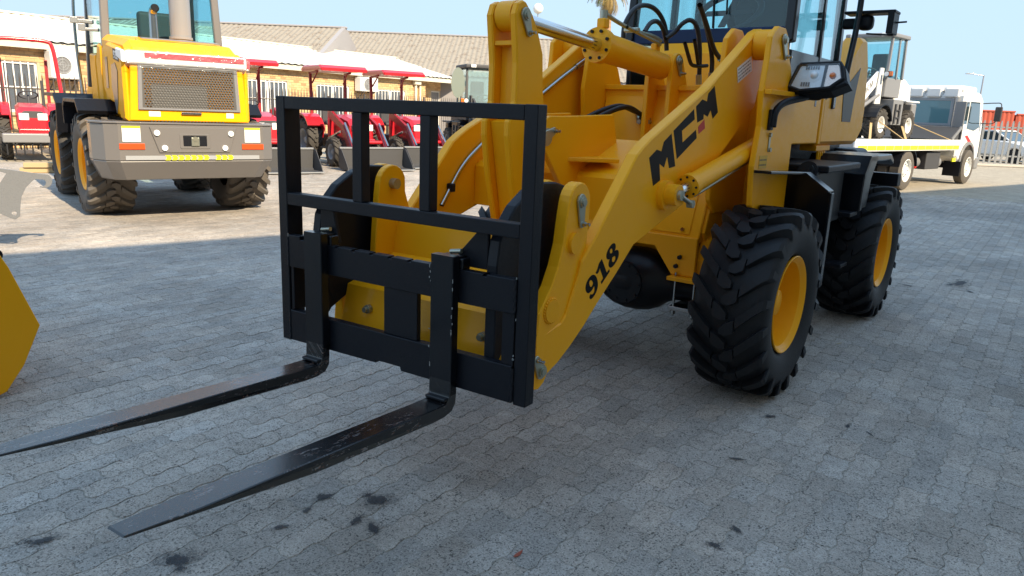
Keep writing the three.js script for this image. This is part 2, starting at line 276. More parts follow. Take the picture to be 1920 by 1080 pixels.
// lettering laid on a side face: B = lower left corner, T = run of the text, H = height; coordinates (z, y) on plane x
function letterSide(txt, x, B, T, H, f = font, t = 0.0016, bold = 0) {
  const g = new TextGeometry(txt, { font: f, size: 1, depth: 1, curveSegments: 4, bevelEnabled: bold > 0, bevelSize: bold, bevelThickness: 0.001, bevelSegments: 1 }); g.computeBoundingBox(); const b = g.boundingBox;
  const p = g.attributes.position; for (let i = 0; i < p.count; i++) { const u = (p.getX(i) - b.min.x) / (b.max.x - b.min.x), v = (p.getY(i) - b.min.y) / (b.max.y - b.min.y), w = p.getZ(i); p.setXYZ(i, x + w * t, B[1] + u * T[1] + v * H[1], B[0] + u * T[0] + v * H[0]); }
  g.computeVertexNormals(); return g;
}
function smallPrint(w, h, lines, seed, bg = '#e9e9e6', fg = '#333') {
  const c = document.createElement('canvas'); c.width = 128; c.height = Math.max(32, Math.round(128 * h / w)); const k = c.getContext('2d'); k.fillStyle = bg; k.fillRect(0, 0, c.width, c.height);
  const r = mulberry(seed); k.fillStyle = fg; const n = lines; for (let i = 0; i < n; i++) { let x = 8; const y = (i + 0.7) / (n + 0.6) * c.height; while (x < 118) { const l = 4 + r() * 12; k.fillRect(x, y, Math.min(l, 118 - x), c.height / (n + 1) * 0.38); x += l + 4; } }
  const t = new THREE.CanvasTexture(c); t.colorSpace = THREE.SRGBColorSpace; return std(C(1, 1, 1), 0.5, 0, { map: t });
}
const keeper = (x, z, y, ang, s, len = 0.085) => {         // zinc pin-keeper: teardrop plate, pin head and bolt, on a side face
  const sh = [...arc(0, 0, 0.033, 20, 160, 8).map(p => [p[0], p[1]]), ...arc(0, -len, 0.017, 200, 340, 6)];
  const place = g => g.rotateX(ang * D2R).translate(x, y, z);
  return { plate: place(extr(shapeOf(sh), 0.01, 0.002).rotateY(-Math.PI / 2 * 1).translate(s > 0 ? 0.01 : 0, 0, 0)), head: place(join(disc(s * 0.012, 0, 0, 0.022, 0.012, 'x', 18), disc(s * 0.018, 0, 0, 0.015, 0.01, 'x', 18))), bolt: place(join(disc(s * 0.016, -len, 0, 0.0105, 0.014, 'x', 6), disc(s * 0.03, -len, 0, 0.0065, 0.022, 'x', 10))) };
};
function addKeeper(parent, x, z, y, ang, s, len) { const k = keeper(x, z, y, ang, s, len); const m = mesh('pin_keeper', k.plate, mat.zinc, parent); mesh('pin_head', k.head, mat.zinc, m); mesh('bolt', k.bolt, mat.steel, m); return m; }

const LD = thing('wheel_loader', 'amber yellow wheel loader marked MCM 918, standing in the shade with pallet forks fitted', 'wheel loader', [0.777, 0, -4.537], -37);
{
  const P = LD, Yl = mat.yellow;
  // ---- wheels and axles
  for (const z of [0, -2.3]) for (const s of [1, -1]) wheel(P, s > 0 || z < 0 ? s * 0.765 : -0.79, 0.522, z, { spin: 0.13 + z * 0.2, wide: 0.89 });
  for (const z of [0, -2.3]) {
    const ax = mesh('axle', toCreasedNormals(latheX([[-0.62, 0.0], [-0.62, 0.11], [-0.52, 0.11], [-0.5, 0.085], [-0.36, 0.085], [-0.28, 0.092], [-0.22, 0.115], [-0.17, 0.155], [-0.11, 0.182], [-0.04, 0.195], [0.04, 0.195], [0.11, 0.182], [0.17, 0.155], [0.22, 0.115], [0.28, 0.092], [0.36, 0.085], [0.5, 0.085], [0.52, 0.11], [0.62, 0.11], [0.62, 0]], 40).translate(0, 0.52, z), 0.6), mat.axle, P);
    mesh('differential_cover', [disc(0, 0.52, z + 0.165, 0.125, 0.05, 'z', 32), ...Array.from({ length: 10 }, (_, i) => disc(0.11 * Math.cos(i / 5 * Math.PI), 0.52 + 0.11 * Math.sin(i / 5 * Math.PI), z + 0.192, 0.009, 0.012, 'z', 6))], mat.axle, ax);
    for (const s of [1, -1]) mesh('axle_clamp', [bb(s * 0.37 - 0.085, s * 0.37 + 0.085, 0.395, 0.42, z - 0.13, z + 0.14, 0.004), ...[-0.06, 0.06].map(d => rod([s * 0.37 + d, 0.36, z + 0.12], [s * 0.37 + d, 0.62, z + 0.12], 0.008, 0.008, 8)), ...[-0.06, 0.06].map(d => disc(s * 0.37 + d, 0.383, z + 0.12, 0.016, 0.022, 'y', 6))], mat.steel, ax);
  }
  // ---- front frame
  const FF = sub('front_frame', P);
  mesh('body_box', plateX([[0.10, 0.80], [-0.20, 1.66], [-0.46, 1.66], [-0.52, 0.62], [-0.1, 0.62], [-0.02, 0.80]], -0.415, 0.415, 0.006), Yl, FF);
  mesh('apron', plateZ([[-0.415, 0.83], [-0.415, 0.60], [-0.27, 0.60], [-0.15, 0.755], [0.15, 0.755], [0.27, 0.60], [0.415, 0.60], [0.415, 0.83]], 0.075, 0.105, 0.004), Yl, FF);
  for (const s of [1, -1]) {
    mesh('axle_flange', bb(s * 0.37 - 0.10, s * 0.37 + 0.10, 0.575, 0.598, -0.14, 0.16, 0.004), Yl, FF);
    mesh('side_gusset', plateX([[0.07, 0.60], [0.07, 0.70], [0.02, 0.82], [-0.3, 0.9], [-0.3, 0.60]], s > 0 ? 0.40 : -0.46, s > 0 ? 0.46 : -0.40, 0.005, [arc(-0.02, 0.68, 0.022, 0, 330, 10)]), Yl, FF);
    mesh('side_wall', plateX([[0.06, 0.86], [-0.23, 1.66], [-0.5, 1.66], [-0.5, 0.62], [-0.1, 0.62]], s > 0 ? 0.41 : -0.435, s > 0 ? 0.435 : -0.41, 0.004), Yl, FF);
  }
  const slope = (y) => 0.10 - (y - 0.80) * 0.3488;
  const fp = (x0, x1, y0, y1, t, off) => { const g = bx(x1 - x0, Math.hypot(y1 - y0, (y1 - y0) * 0.3488), t, 0, 0, 0, 0.003); return g.rotateX(-Math.atan(0.3488)).translate((x0 + x1) / 2, (y0 + y1) / 2, slope((y0 + y1) / 2) + off); };
  const cover = mesh('service_cover', fp(-0.24, 0.355, 0.845, 1.20, 0.006, 0.004), Yl, FF);
  for (const [x, y] of [[0.31, 0.87], [-0.20, 0.87], [0.31, 1.17], [-0.20, 1.17]]) mesh('bolt', disc(0, 0, 0, 0.012, 0.012, 'z', 6).rotateX(-0.33).translate(x, y, slope(y) + 0.012), mat.steel, cover);
  mesh('ledge', bb(-0.435, 0.435, 1.655, 1.685, -0.30, -0.165, 0.004), Yl, FF);
  mesh('ledge_lip', bb(-0.435, 0.435, 1.585, 1.657, -0.205, -0.185, 0.003), Yl, FF);
  for (const [x, y] of [[0.30, 0.655], [0.32, 0.71]]) mesh('bolt', disc(x, y, 0.112, 0.014, 0.018, 'z', 6), mat.black, FF);
  // towers
  const tow = [[0.04, 1.95], [0.07, 1.925], [0.08, 1.81], [0.11, 1.65], [0.09, 1.47], [0.13, 1.26], [0.10, 1.05], [0.02, 0.97], [-0.46, 0.97], [-0.46, 1.60], [-0.34, 1.70], [-0.29, 1.79], [-0.235, 1.85], [-0.18, 1.95], [-0.13, 1.985], [-0.02, 1.985]];
  for (const s of [1, -1]) {
    const T = s > 0 ? [0.668, 0.70] : [-0.70, -0.668], I = s > 0 ? [0.42, 0.45] : [-0.45, -0.42];
    const t = mesh('tower_plate', plateX(tow, ...T, 0.005), Yl, P);
    mesh('tower_plate', plateX(tow.map(p => [p[0] - 0.03, p[1]]), ...I, 0.005), Yl, P);
    mesh('tower_web', s > 0 ? bb(0.45, 0.668, 0.97, 1.60, -0.455, -0.43, 0.003) : bb(-0.668, -0.45, 0.97, 1.60, -0.455, -0.43, 0.003), Yl, P);
    mesh('tower_collar', s > 0 ? bb(0.701, 0.74, 1.635, 1.66, -0.33, 0.10, 0.003) : bb(-0.74, -0.701, 1.635, 1.66, -0.33, 0.10, 0.003), Yl, P);
    mesh('pivot_boss', disc(s * 0.615, 1.90, -0.105, 0.08, 0.105, 'x', 32), Yl, P);
    addKeeper(t, s * 0.702, -0.105, 1.922, 30, s, 0.095);
    if (s > 0) { mesh('latch_bolt', [disc(0.707, 1.425, -0.055, 0.012, 0.014, 'x', 12), disc(0.707, 1.345, -0.07, 0.012, 0.014, 'x', 12), bb(0.70, 0.705, 1.335, 1.435, -0.075, -0.05, 0.002)], mat.zinc, t);
      mesh('caution_label', bb(0.7005, 0.7022, 1.245, 1.315, -0.06, 0.06, 0), smallPrint(0.1, 0.07, 2, 5, '#d9a400', '#4a3a00'), t); }
  }
  // ---- boom
  const armP = [[-0.16, 1.99], [-0.08, 1.965], [0.482, 1.648], [1.05, 1.405], [1.118, 1.369], [1.171, 1.336], [1.486, 0.998], [1.571, 0.921], [1.585, 0.875], [1.667, 0.717], [1.70, 0.69], [1.86, 0.66], [1.912, 0.60], [1.923, 0.50], [1.908, 0.475], [1.882, 0.455], [1.836, 0.446], [1.801, 0.465], [1.782, 0.495], [1.713, 0.522], [1.628, 0.570], [1.526, 0.639], [1.43, 0.717], [1.286, 0.823], [1.145, 0.936], [0.939, 1.0], [0.667, 1.079], [0.47, 1.18], [0.29, 1.29], [-0.17, 1.574], [-0.25, 1.86], [-0.225, 1.955]];
  for (const s of [1, -1]) {
    const X = s > 0 ? [0.503, 0.560] : [-0.560, -0.503];
    const A = mesh('boom_arm', plateX(armP, ...X, 0.006), Yl, P);
    mesh('cylinder_boss', [disc(s * 0.572, 1.145, 0.895, 0.07, 0.035, 'x', 28)], Yl, A);
    addKeeper(A, s * 0.561, 1.835, 0.525, -147, s, 0.062);
    { const d = mesh('weld_disc', disc(s * 0.561, 0.754, 1.779, 0.045, 0.016, 'x', 28), Yl, A); mesh('weld_bead', Array.from({ length: 26 }, (_, i) => new THREE.SphereGeometry(0.0062, 6, 5).translate(s * 0.561, 0.754 + 0.047 * Math.cos(i * 0.2417), 1.779 + 0.047 * Math.sin(i * 0.2417))), Yl, A).userData.kind = 'stuff'; }
    // silver hydraulic pipe along the inner face
    const xi = s * 0.490;
    mesh('hydraulic_pipe', [tube([[xi, 1.845, -0.07], [xi, 1.785, 0.06], [xi, 1.723, 0.19], [xi, 1.678, 0.28], [xi, 1.615, 0.40], [xi, 1.50, 0.62], [xi, 1.385, 0.84], [xi, 1.30, 0.99], [xi, 1.20, 1.12], [xi, 1.013, 1.269]], 0.012, 80, 10), rod([xi, 1.822, -0.02], [xi, 1.775, 0.08], 0.018, 0.018, 8)], mat.steel, A);
    mesh('pipe_clamp', [bx(0.034, 0.045, 0.04, xi, 1.56, 0.52), bx(0.034, 0.045, 0.04, xi, 1.10, 1.20)], mat.black, A);
    // lift cylinder outside the arm
    const c0 = [s * 0.612, 1.150, 0.895], c1 = [s * 0.612, 1.415, -0.38], lerp = t => c0.map((v, i) => v + (c1[i] - v) * t);
    const LC = mesh('lift_cylinder', [rod(lerp(0.13), lerp(1), 0.05, 0.05, 28)], Yl, P);
    mesh('gland', rod(lerp(0.115), lerp(0.15), 0.058, 0.058, 28), Yl, LC);
    const dir = V(c1[0] - c0[0], c1[1] - c0[1], c1[2] - c0[2]).normalize();
    Array.from({ length: 8 }, (_, i) => { const a = i / 8 * Math.PI * 2, q = V(...lerp(0.114)).add(V(1, 0, 0).multiplyScalar(0.046 * Math.cos(a))).add(V().crossVectors(dir, V(1, 0, 0)).multiplyScalar(0.046 * Math.sin(a))); return rod(q.toArray(), q.clone().addScaledVector(dir, -0.004).toArray(), 0.006, 0.006, 6); }).forEach(g => mesh('gland_bolt', g, mat.black, LC));
    mesh('rod', rod(lerp(0.02), lerp(0.13), 0.026, 0.026, 24), mat.chrome, LC);
    mesh('rod_eye', disc(c0[0], c0[1], c0[2], 0.05, 0.06, 'x', 24), Yl, LC);
    mesh('rod_pin', [disc(s * 0.65, 1.152, 0.90, 0.024, 0.02, 'x', 20), rod([s * 0.655, 1.145, 0.895], [s * 0.655, 1.11, 0.80], 0.011), disc(s * 0.655, 1.105, 0.79, 0.02, 0.03, 'x', 6)], mat.zinc, LC);
    const o = [0, -0.062, -0.02]; mesh('oil_line', rod(lerp(0.17).map((v, i) => v + o[i]), lerp(0.9).map((v, i) => v + o[i]), 0.009, 0.009, 10), mat.zinc, LC);
  }
  {
    const A = P.children.find(c => c.name === 'boom_arm');
    const ext = (pts, x = 0.5585, t = 0.0022) => plateX(pts, x, x + t, 0);
    mesh('lettering_M', ext([[1.064, 1.32], [0.996, 1.355], [0.949, 1.346], [0.932, 1.389], [0.86, 1.426], [0.791, 1.274], [0.855, 1.267], [0.886, 1.321], [0.909, 1.272], [0.958, 1.291], [0.938, 1.215], [1.004, 1.192]].reverse()), mat.decal, A);
    mesh('lettering_C', ext([[0.842, 1.438], [0.638, 1.541], [0.62, 1.493], [0.752, 1.438], [0.734, 1.384], [0.594, 1.444], [0.577, 1.404], [0.781, 1.307]].reverse()), mat.decal, A);
    mesh('lettering_M', ext([[0.619, 1.553], [0.552, 1.589], [0.496, 1.581], [0.489, 1.619], [0.42, 1.659], [0.346, 1.532], [0.404, 1.499], [0.441, 1.54], [0.47, 1.508], [0.52, 1.519], [0.517, 1.496], [0.587, 1.478]].reverse()), mat.decal, A);
    mesh('red_square', ext([[0.574, 1.457], [0.506, 1.495], [0.488, 1.451], [0.559, 1.423]].reverse()), mat.red, A);
    mesh('lettering_918', letterSide('918', 0.5595, [1.490, 0.738], [-0.226, 0.166], [0.058, 0.078], fontSerif, 0.0016, 0.035), mat.decal, A);
    { const st = new THREE.PlaneGeometry(0.20, 0.082).rotateY(Math.PI / 2).rotateX(0.38).translate(0.5622, 1.762, 0.045); mesh('warning_sticker', st, smallPrint(0.2, 0.082, 4, 8), A); }
    mesh('pipe_circle', new THREE.TorusGeometry(0.03, 0.0012, 5, 30).rotateY(Math.PI / 2).translate(0.5605, 0.652, 1.888), mat.decal, A);
  }
  // cross member between the arms
  mesh('boom_cross_member', plateX([[0.55, 1.36], [0.60, 1.375], [0.98, 1.225], [1.0, 1.205], [1.0, 1.0], [0.62, 1.05]], -0.504, 0.504, 0.006), Yl, P);
  for (const s of [1, -1]) {
    mesh('rocker_bracket', plateX([[0.62, 1.34], [0.68, 1.50], [1.10, 1.485], ...arc(1.23, 1.40, 0.085, 80, -60, 8), [1.02, 1.04], [0.9, 1.10]], s > 0 ? 0.115 : -0.145, s > 0 ? 0.145 : -0.115, 0.004), Yl, P);
    mesh('gusset', plateY([[s * 0.145, 0.80], [s * 0.145, 1.08], [s * 0.33, 0.92]], 1.275, 1.295, 0.003), Yl, P);
  }
  addKeeper(P, 0.146, 1.30, 1.385, 112, 1, 0.085);
  mesh('pivot_pin', disc(0, 1.39, 1.27, 0.04, 0.30, 'x', 24), mat.zinc, P);
  // ---- rocker lever and tilt cylinder
  const rk = [[1.432, 1.945], [1.45, 1.90], [1.437, 1.80], [1.424, 1.70], [1.425, 1.54], [1.466, 1.45], [1.466, 1.39], [1.43, 1.20], [1.375, 1.0], [1.33, 0.90], [1.29, 0.88], [1.25, 0.90], [1.22, 1.05], [1.19, 1.30], [1.19, 1.45], [1.222, 1.60], [1.235, 1.75], [1.285, 1.856], [1.325, 1.91], [1.375, 1.955], [1.40, 1.96]];
  const RK = sub('rocker_lever', P);
  for (const s of [1, -1]) mesh('rocker_plate', plateX(rk, s > 0 ? 0.048 : -0.082, s > 0 ? 0.082 : -0.048, 0.006), Yl, RK);
  mesh('rocker_web', [bb(-0.048, 0.048, 1.50, 1.80, 1.345, 1.375, 0.004), bb(-0.048, 0.048, 1.775, 1.795, 1.29, 1.425, 0.003), plateX([[1.44, 1.45], [1.40, 1.46], [1.30, 1.0], [1.345, 1.0]], -0.048, 0.048, 0.004)], Yl, RK);
  addKeeper(RK, 0.084, 1.385, 1.90, 22, 1, 0.075);
  const TC = sub('tilt_cylinder', P);
  const t0 = [0, 1.90, 1.375], t1 = [0, 1.785, -0.14], tl = t => t0.map((v, i) => v + (t1[i] - v) * t);
  mesh('rod_eye', disc(0, 1.90, 1.375, 0.065, 0.085, 'x', 28), Yl, TC);
  mesh('rod', rod(tl(0.02), tl(0.50), 0.034, 0.034, 28), mat.chrome, TC);
  mesh('barrel', rod(tl(0.49), tl(0.97), 0.075, 0.075, 36), Yl, TC);
  mesh('gland', rod(tl(0.475), tl(0.51), 0.088, 0.088, 36), Yl, TC);
  Array.from({ length: 8 }, (_, i) => { const a = (i + 0.5) / 8 * Math.PI * 2, c = tl(0.473); return disc(c[0] + 0.07 * Math.cos(a), c[1] + 0.07 * Math.sin(a), c[2] + 0.002, 0.0085, 0.012, 'z', 6); }).forEach(g => mesh('gland_bolt', g, mat.black, TC));
  mesh('port', [bx(0.05, 0.05, 0.05, 0, 1.955, 0.60), bx(0.04, 0.05, 0.05, 0, 1.885, -0.0)], Yl, TC);
  mesh('fitting', [rod([0, 1.975, 0.60], [0, 2.02, 0.60], 0.02, 0.02, 6)], mat.zinc, TC);
  mesh('oil_line', [tube([[0, 2.005, 0.59], [0.005, 1.975, 0.45], [0.02, 1.95, 0.3], [0.03, 1.94, 0.1], [0.03, 1.925, 0.0]], 0.0115, 30, 8), tube([[0.04, 1.955, 0.42], [0.045, 1.93, 0.25], [0.045, 1.905, 0.05], [0.02, 1.9, 0.0]], 0.010, 30, 8), bx(0.09, 0.025, 0.03, 0.02, 1.95, 0.33)], mat.zinc, TC);
  for (const s of [1, -1]) mesh('cylinder_bracket', plateX([[-0.30, 1.66], ...arc(-0.14, 1.79, 0.075, 130, 0, 8), [-0.06, 1.70], [-0.055, 1.36], [-0.105, 1.34]], s > 0 ? 0.058 : -0.088, s > 0 ? 0.088 : -0.058, 0.004), Yl, P);
  addKeeper(P, 0.09, -0.13, 1.82, 24, 1, 0.075);
  // hoses over the tower
  const hose = (pts, r = 0.014) => mesh('hose', tube(pts, r, 48, 10), mat.hose, P);
  hose([[-0.060, 1.905, 0.279], [-0.060, 1.990, 0.268], [-0.050, 2.078, 0.190], [-0.040, 2.111, 0.075], [-0.020, 2.089, -0.029], [0.000, 2.013, -0.099], [0.010, 1.881, -0.125]], 0.0135);
  hose([[0.000, 1.958, 0.151], [0.000, 2.014, 0.083], [0.010, 2.027, 0.019], [0.015, 1.990, -0.052], [0.020, 1.917, -0.098]], 0.0135);
  hose([[0.030, 1.943, -0.058], [0.060, 1.983, -0.108], [0.100, 2.030, -0.120], [0.130, 2.051, -0.159], [0.150, 2.015, -0.212], [0.160, 1.904, -0.253], [0.160, 1.738, -0.284]], 0.0135);
  hose([[0.250, 2.111, 0.008], [0.250, 2.058, -0.063], [0.250, 1.954, -0.163], [0.250, 1.842, -0.237], [0.250, 1.746, -0.253]], 0.0135);
  hose([[0.280, 2.098, 0.059], [0.280, 2.000, -0.059], [0.280, 1.896, -0.175], [0.290, 1.848, -0.250], [0.300, 1.828, -0.303]], 0.0135);
  hose([[0.170, 1.913, -0.023], [0.170, 1.846, -0.087], [0.170, 1.802, -0.141], [0.180, 1.798, -0.217], [0.200, 1.806, -0.293]], 0.011);
  hose([[0.200, 1.933, -0.082], [0.190, 1.871, -0.148], [0.180, 1.810, -0.207]], 0.011);
  mesh('hose_fitting', rod(...[[0.160, 1.753, -0.273], [0.160, 1.698, -0.286]], 0.019, 0.019, 8), mat.zinc, P);
  mesh('hose_fitting', rod(...[[0.250, 1.764, -0.249], [0.250, 1.716, -0.261]], 0.019, 0.019, 8), mat.zinc, P);
  mesh('hose_fitting', rod(...[[0.295, 1.845, -0.246], [0.305, 1.822, -0.308]], 0.019, 0.019, 8), mat.zinc, P);
  hose([[-0.16, 1.52, -0.14], [-0.22, 1.55, 0.02], [-0.33, 1.46, 0.22], [-0.42, 1.30, 0.38]], 0.0155); hose([[-0.11, 1.50, -0.12], [-0.16, 1.545, 0.04], [-0.27, 1.44, 0.26], [-0.38, 1.26, 0.44]], 0.0155);
  for (const x of [-0.16, -0.10]) mesh('hose_fitting', [rod([x, 1.52, -0.14], [x + 0.03, 1.475, -0.115], 0.019, 0.019, 8), disc(x + 0.035, 1.465, -0.11, 0.016, 0.03, 'z', 6)], mat.zinc, P);
  // ---- quick coupler at the boom end
  const QC = sub('quick_coupler', P, -0.1038, 0, 0.0034); QC.rotation.y = 3.72 * D2R;
  const cpl = [[1.657, 0.679], [1.60, 0.768], [1.554, 0.894], [1.538, 1.111], [1.542, 1.17], ...arc(1.624, 1.150, 0.087, 160, 10, 9), [1.722, 1.11], [1.738, 1.004], [1.77, 0.92], [1.813, 0.848], [1.899, 0.756], [1.909, 0.657], [1.905, 0.54], [1.85, 0.52], [1.76, 0.60]];
  for (const s of [1, -1]) {
    const m = mesh('side_plate', plateX(cpl.slice().reverse(), s > 0 ? 0.492 : -0.545, s > 0 ? 0.545 : -0.492, 0.005), Yl, QC);
    addKeeper(m, s * 0.547, 1.628, 1.160, 8, s, 0.088);
    mesh('weld_disc', disc(s * 0.55, 1.0, 1.662, 0.043, 0.02, 'x', 28), Yl, m);
    mesh('inner_lug', plateX([[1.50, 0.86], [1.56, 1.02], [1.595, 1.115], ...arc(1.68, 1.152, 0.088, 160, 10, 9), [1.775, 1.11], [1.79, 0.95], [1.80, 0.82]].reverse(), s > 0 ? 0.395 : -0.43, s > 0 ? 0.43 : -0.395, 0.004), Yl, QC);
  }
  for (const s of [1, -1]) mesh('lug_pin', disc(s * 0.39, 1.157, 1.685, 0.024, 0.05, 'x', 20), mat.zinc, QC);
  mesh('coupler_beam', plateX([[1.56, 1.03], [1.62, 1.04], [1.65, 0.98], [1.68, 0.84], [1.80, 0.80], [1.83, 0.76], [1.66, 0.74], [1.58, 0.85]], -0.492, 0.492, 0.006), Yl, QC);
  mesh('lower_plate', plateX([[1.74, 0.70], [1.82, 0.735], [1.90, 0.715], [1.94, 0.55], [1.925, 0.545], [1.88, 0.69], [1.82, 0.70]], -0.47, 0.47, 0.004), Yl, QC);
  for (const x of [-0.31, 0.31]) mesh('lock_bolt', [disc(x, 0.63, 1.932, 0.02, 0.02, 'z', 6), disc(x, 0.63, 1.945, 0.012, 0.025, 'z', 12)], mat.zinc, QC);
  mesh('link', plateX([[1.30, 0.86], [1.36, 1.0], [1.40, 0.98], [1.60, 0.90], [1.62, 0.84], [1.50, 0.82]], -0.045, 0.045, 0.005), Yl, QC);

  // ---- cab
  const CB = sub('cab', P), hw = 0.545, zf = -0.68, zb = -1.74;
  mesh('cowl', plateX([[-0.50, 1.40], [-0.56, 1.90], [-0.64, 1.972], [-0.9, 1.972], [-0.9, 1.40]], -0.335, 0.335, 0.006), Yl, CB);
  mesh('sill_band', bb(-hw, hw, 1.972, 2.062, zf - 0.10, zf + 0.012, 0.01), phys(C(0.010, 0.028, 0.085), 0.35, { specularIntensity: 0.4 }), CB);
  for (const s of [1, -1]) { mesh('front_pillar', bar([s * hw, 1.97, zf], [s * (hw - 0.02), 2.74, zf - 0.06], 0.06, 0.075, 0.012), mat.blackGloss, CB); mesh('door_pillar', bar([s * hw, 1.60, -1.30], [s * (hw - 0.02), 2.74, -1.30], 0.045, 0.055, 0.012), mat.blackGloss, CB); mesh('rear_pillar', bar([s * hw, 1.60, zb], [s * (hw - 0.02), 2.74, zb], 0.06, 0.07, 0.012), mat.blackGloss, CB);
    mesh('side_window', bb(s * hw - 0.004, s * hw + 0.004, 1.93, 2.70, -1.27, zf - 0.05, 0), mat.glass, CB); mesh('quarter_window', bb(s * hw - 0.004, s * hw + 0.004, 1.93, 2.70, zb + 0.04, -1.33, 0), mat.glass, CB);
    mesh('door_panel', bb(s * hw - 0.03, s * hw + 0.012, 1.66, 1.93, -1.73, zf - 0.02, 0.01), mat.blackGloss, CB); }
  mesh('windscreen', bb(-hw + 0.03, hw - 0.03, 2.06, 2.70, zf - 0.004, zf + 0.004, 0), mat.glass, CB);
  mesh('rear_window', bb(-hw + 0.03, hw - 0.03, 2.10, 2.70, zb - 0.004, zb + 0.004, 0), mat.glass, CB);
  mesh('roof', bb(-0.60, 0.60, 2.72, 2.82, -1.82, -0.60, 0.04), Yl, CB);
  mesh('floor', bb(-hw + 0.02, hw - 0.02, 1.36, 1.42, zb, -0.9, 0.01), mat.interior, CB);
  mesh('dashboard', plateX([[-0.78, 1.60], [-0.78, 2.02], [-0.95, 2.08], [-1.02, 1.96], [-0.95, 1.6]], -0.42, 0.42, 0.01), std(C(0.10, 0.17, 0.20), 0.6), CB);
  const sw = mesh('steering_wheel', [new THREE.TorusGeometry(0.21, 0.022, 10, 40).rotateX(Math.PI / 2), bx(0.34, 0.012, 0.05), bx(0.05, 0.012, 0.30), rod([0, 0, 0], [0, -0.3, 0], 0.03)].map(g => g.rotateX(0.75).translate(0.0, 2.20, -1.03)), mat.interior, CB);
  mesh('seat', [bb(-0.24, 0.24, 1.78, 1.90, -1.66, -1.18, 0.04), bb(-0.23, 0.23, 1.88, 2.45, -1.70, -1.58, 0.05), bb(-0.14, 0.14, 2.44, 2.62, -1.69, -1.60, 0.04), bb(-0.2, 0.2, 1.42, 1.78, -1.62, -1.25, 0.02)], mat.interior, CB);
  mesh('wiper', [bar([0.06, 2.06, zf + 0.03], [0.02, 2.60, zf + 0.0], 0.012, 0.02), bar([0.14, 2.14, zf + 0.026], [0.1, 2.66, zf - 0.0], 0.01, 0.014)], mat.blackPlastic, CB);
  mesh('grab_rail', tube([[0.72, 1.74, -1.36], [0.72, 1.86, -1.38], [0.72, 2.1, -1.46], [0.72, 2.32, -1.49], [0.70, 2.6, -1.50]], 0.02, 24, 12), mat.blackGloss, CB);
  const MR = sub('mirror', CB);
  mesh('mirror_head', bb(0.70, 0.80, 2.12, 2.22, -1.62, -1.52, 0.035), mat.blackPlastic, MR);
  mesh('mirror_frame', [bb(0.62, 0.94, 2.222, 2.24, -1.66, -1.50, 0.006), bb(0.895, 0.935, 2.09, 2.23, -1.66, -1.50, 0.006), bb(0.60, 0.70, 2.13, 2.20, -1.60, -1.54, 0.02), bar([0.76, 2.10, -1.58], [0.93, 2.085, -1.58], 0.03, 0.01)], mat.blackPlastic, MR);
  mesh('mirror_rod', rod([0.93, 2.165, -1.58], [1.0, 2.168, -1.58], 0.006, 0.006, 8), mat.blackPlastic, MR);
  // ---- lower side panels and hood
  mesh('side_panel', bb(0.42, 0.565, 1.355, 1.675, -1.44, -0.40, 0.012), Yl, P); mesh('side_panel', bb(-0.565, -0.42, 1.355, 1.62, -1.44, -0.40, 0.012), Yl, P);
  mesh('rear_frame', [bb(-0.36, 0.36, 0.55, 1.36, -2.9, -0.72, 0.02), bb(-0.25, 0.25, 0.55, 0.75, -0.75, -0.3, 0.02)], mat.black, P);
  const HD = sub('hood', P);
  const hp = [[-1.53, 1.34], [-1.53, 1.66], [-1.80, 1.80], [-2.16, 2.03], [-2.36, 2.155], [-2.52, 2.16], [-2.66, 1.96], [-2.74, 1.62], [-2.74, 1.45], [-2.58, 1.34]];
  mesh('hood_side', plateX(hp, 0.40, 0.558, 0.03), Yl, HD); mesh('hood_side', plateX(hp, -0.558, -0.40, 0.03), Yl, HD);
  mesh('hood_top', plateX([[-1.76, 1.36], [-1.76, 1.98], [-2.7, 1.93], [-2.85, 1.4]], -0.40, 0.40, 0.02), Yl, HD);
  mesh('hood_post', bb(0.50, 0.57, 1.35, 1.68, -1.515, -1.46, 0.01), Yl, HD);
  mesh('side_louvre', plateX([[-2.40, 1.93], [-1.99, 1.74], [-2.05, 1.515], [-2.30, 1.515], [-2.33, 1.70]], 0.556, 0.562, 0.002), mat.meshDark, HD);
  mesh('louvre_rim', plateX([[-2.44, 1.98], [-1.95, 1.755], [-2.02, 1.48], [-2.335, 1.48], [-2.37, 1.70]], 0.552, 0.5575, 0.002), Yl, HD);
  mesh('hood_foot', [bb(0.42, 0.54, 1.30, 1.34, -1.9, -1.55, 0.006), ...[0, 1, 2, 3].map(i => bb(0.53, 0.545, 1.20, 1.30, -1.62 - i * 0.05, -1.60 - i * 0.05, 0.002))], Yl, HD);
  mesh('counterweight', bb(-0.55, 0.55, 0.55, 1.30, -3.15, -2.72, 0.05), mat.black, P);
  mesh('exhaust_pipe', rod([-0.2, 1.95, -2.2], [-0.2, 2.5, -2.2], 0.035), mat.steel, P);
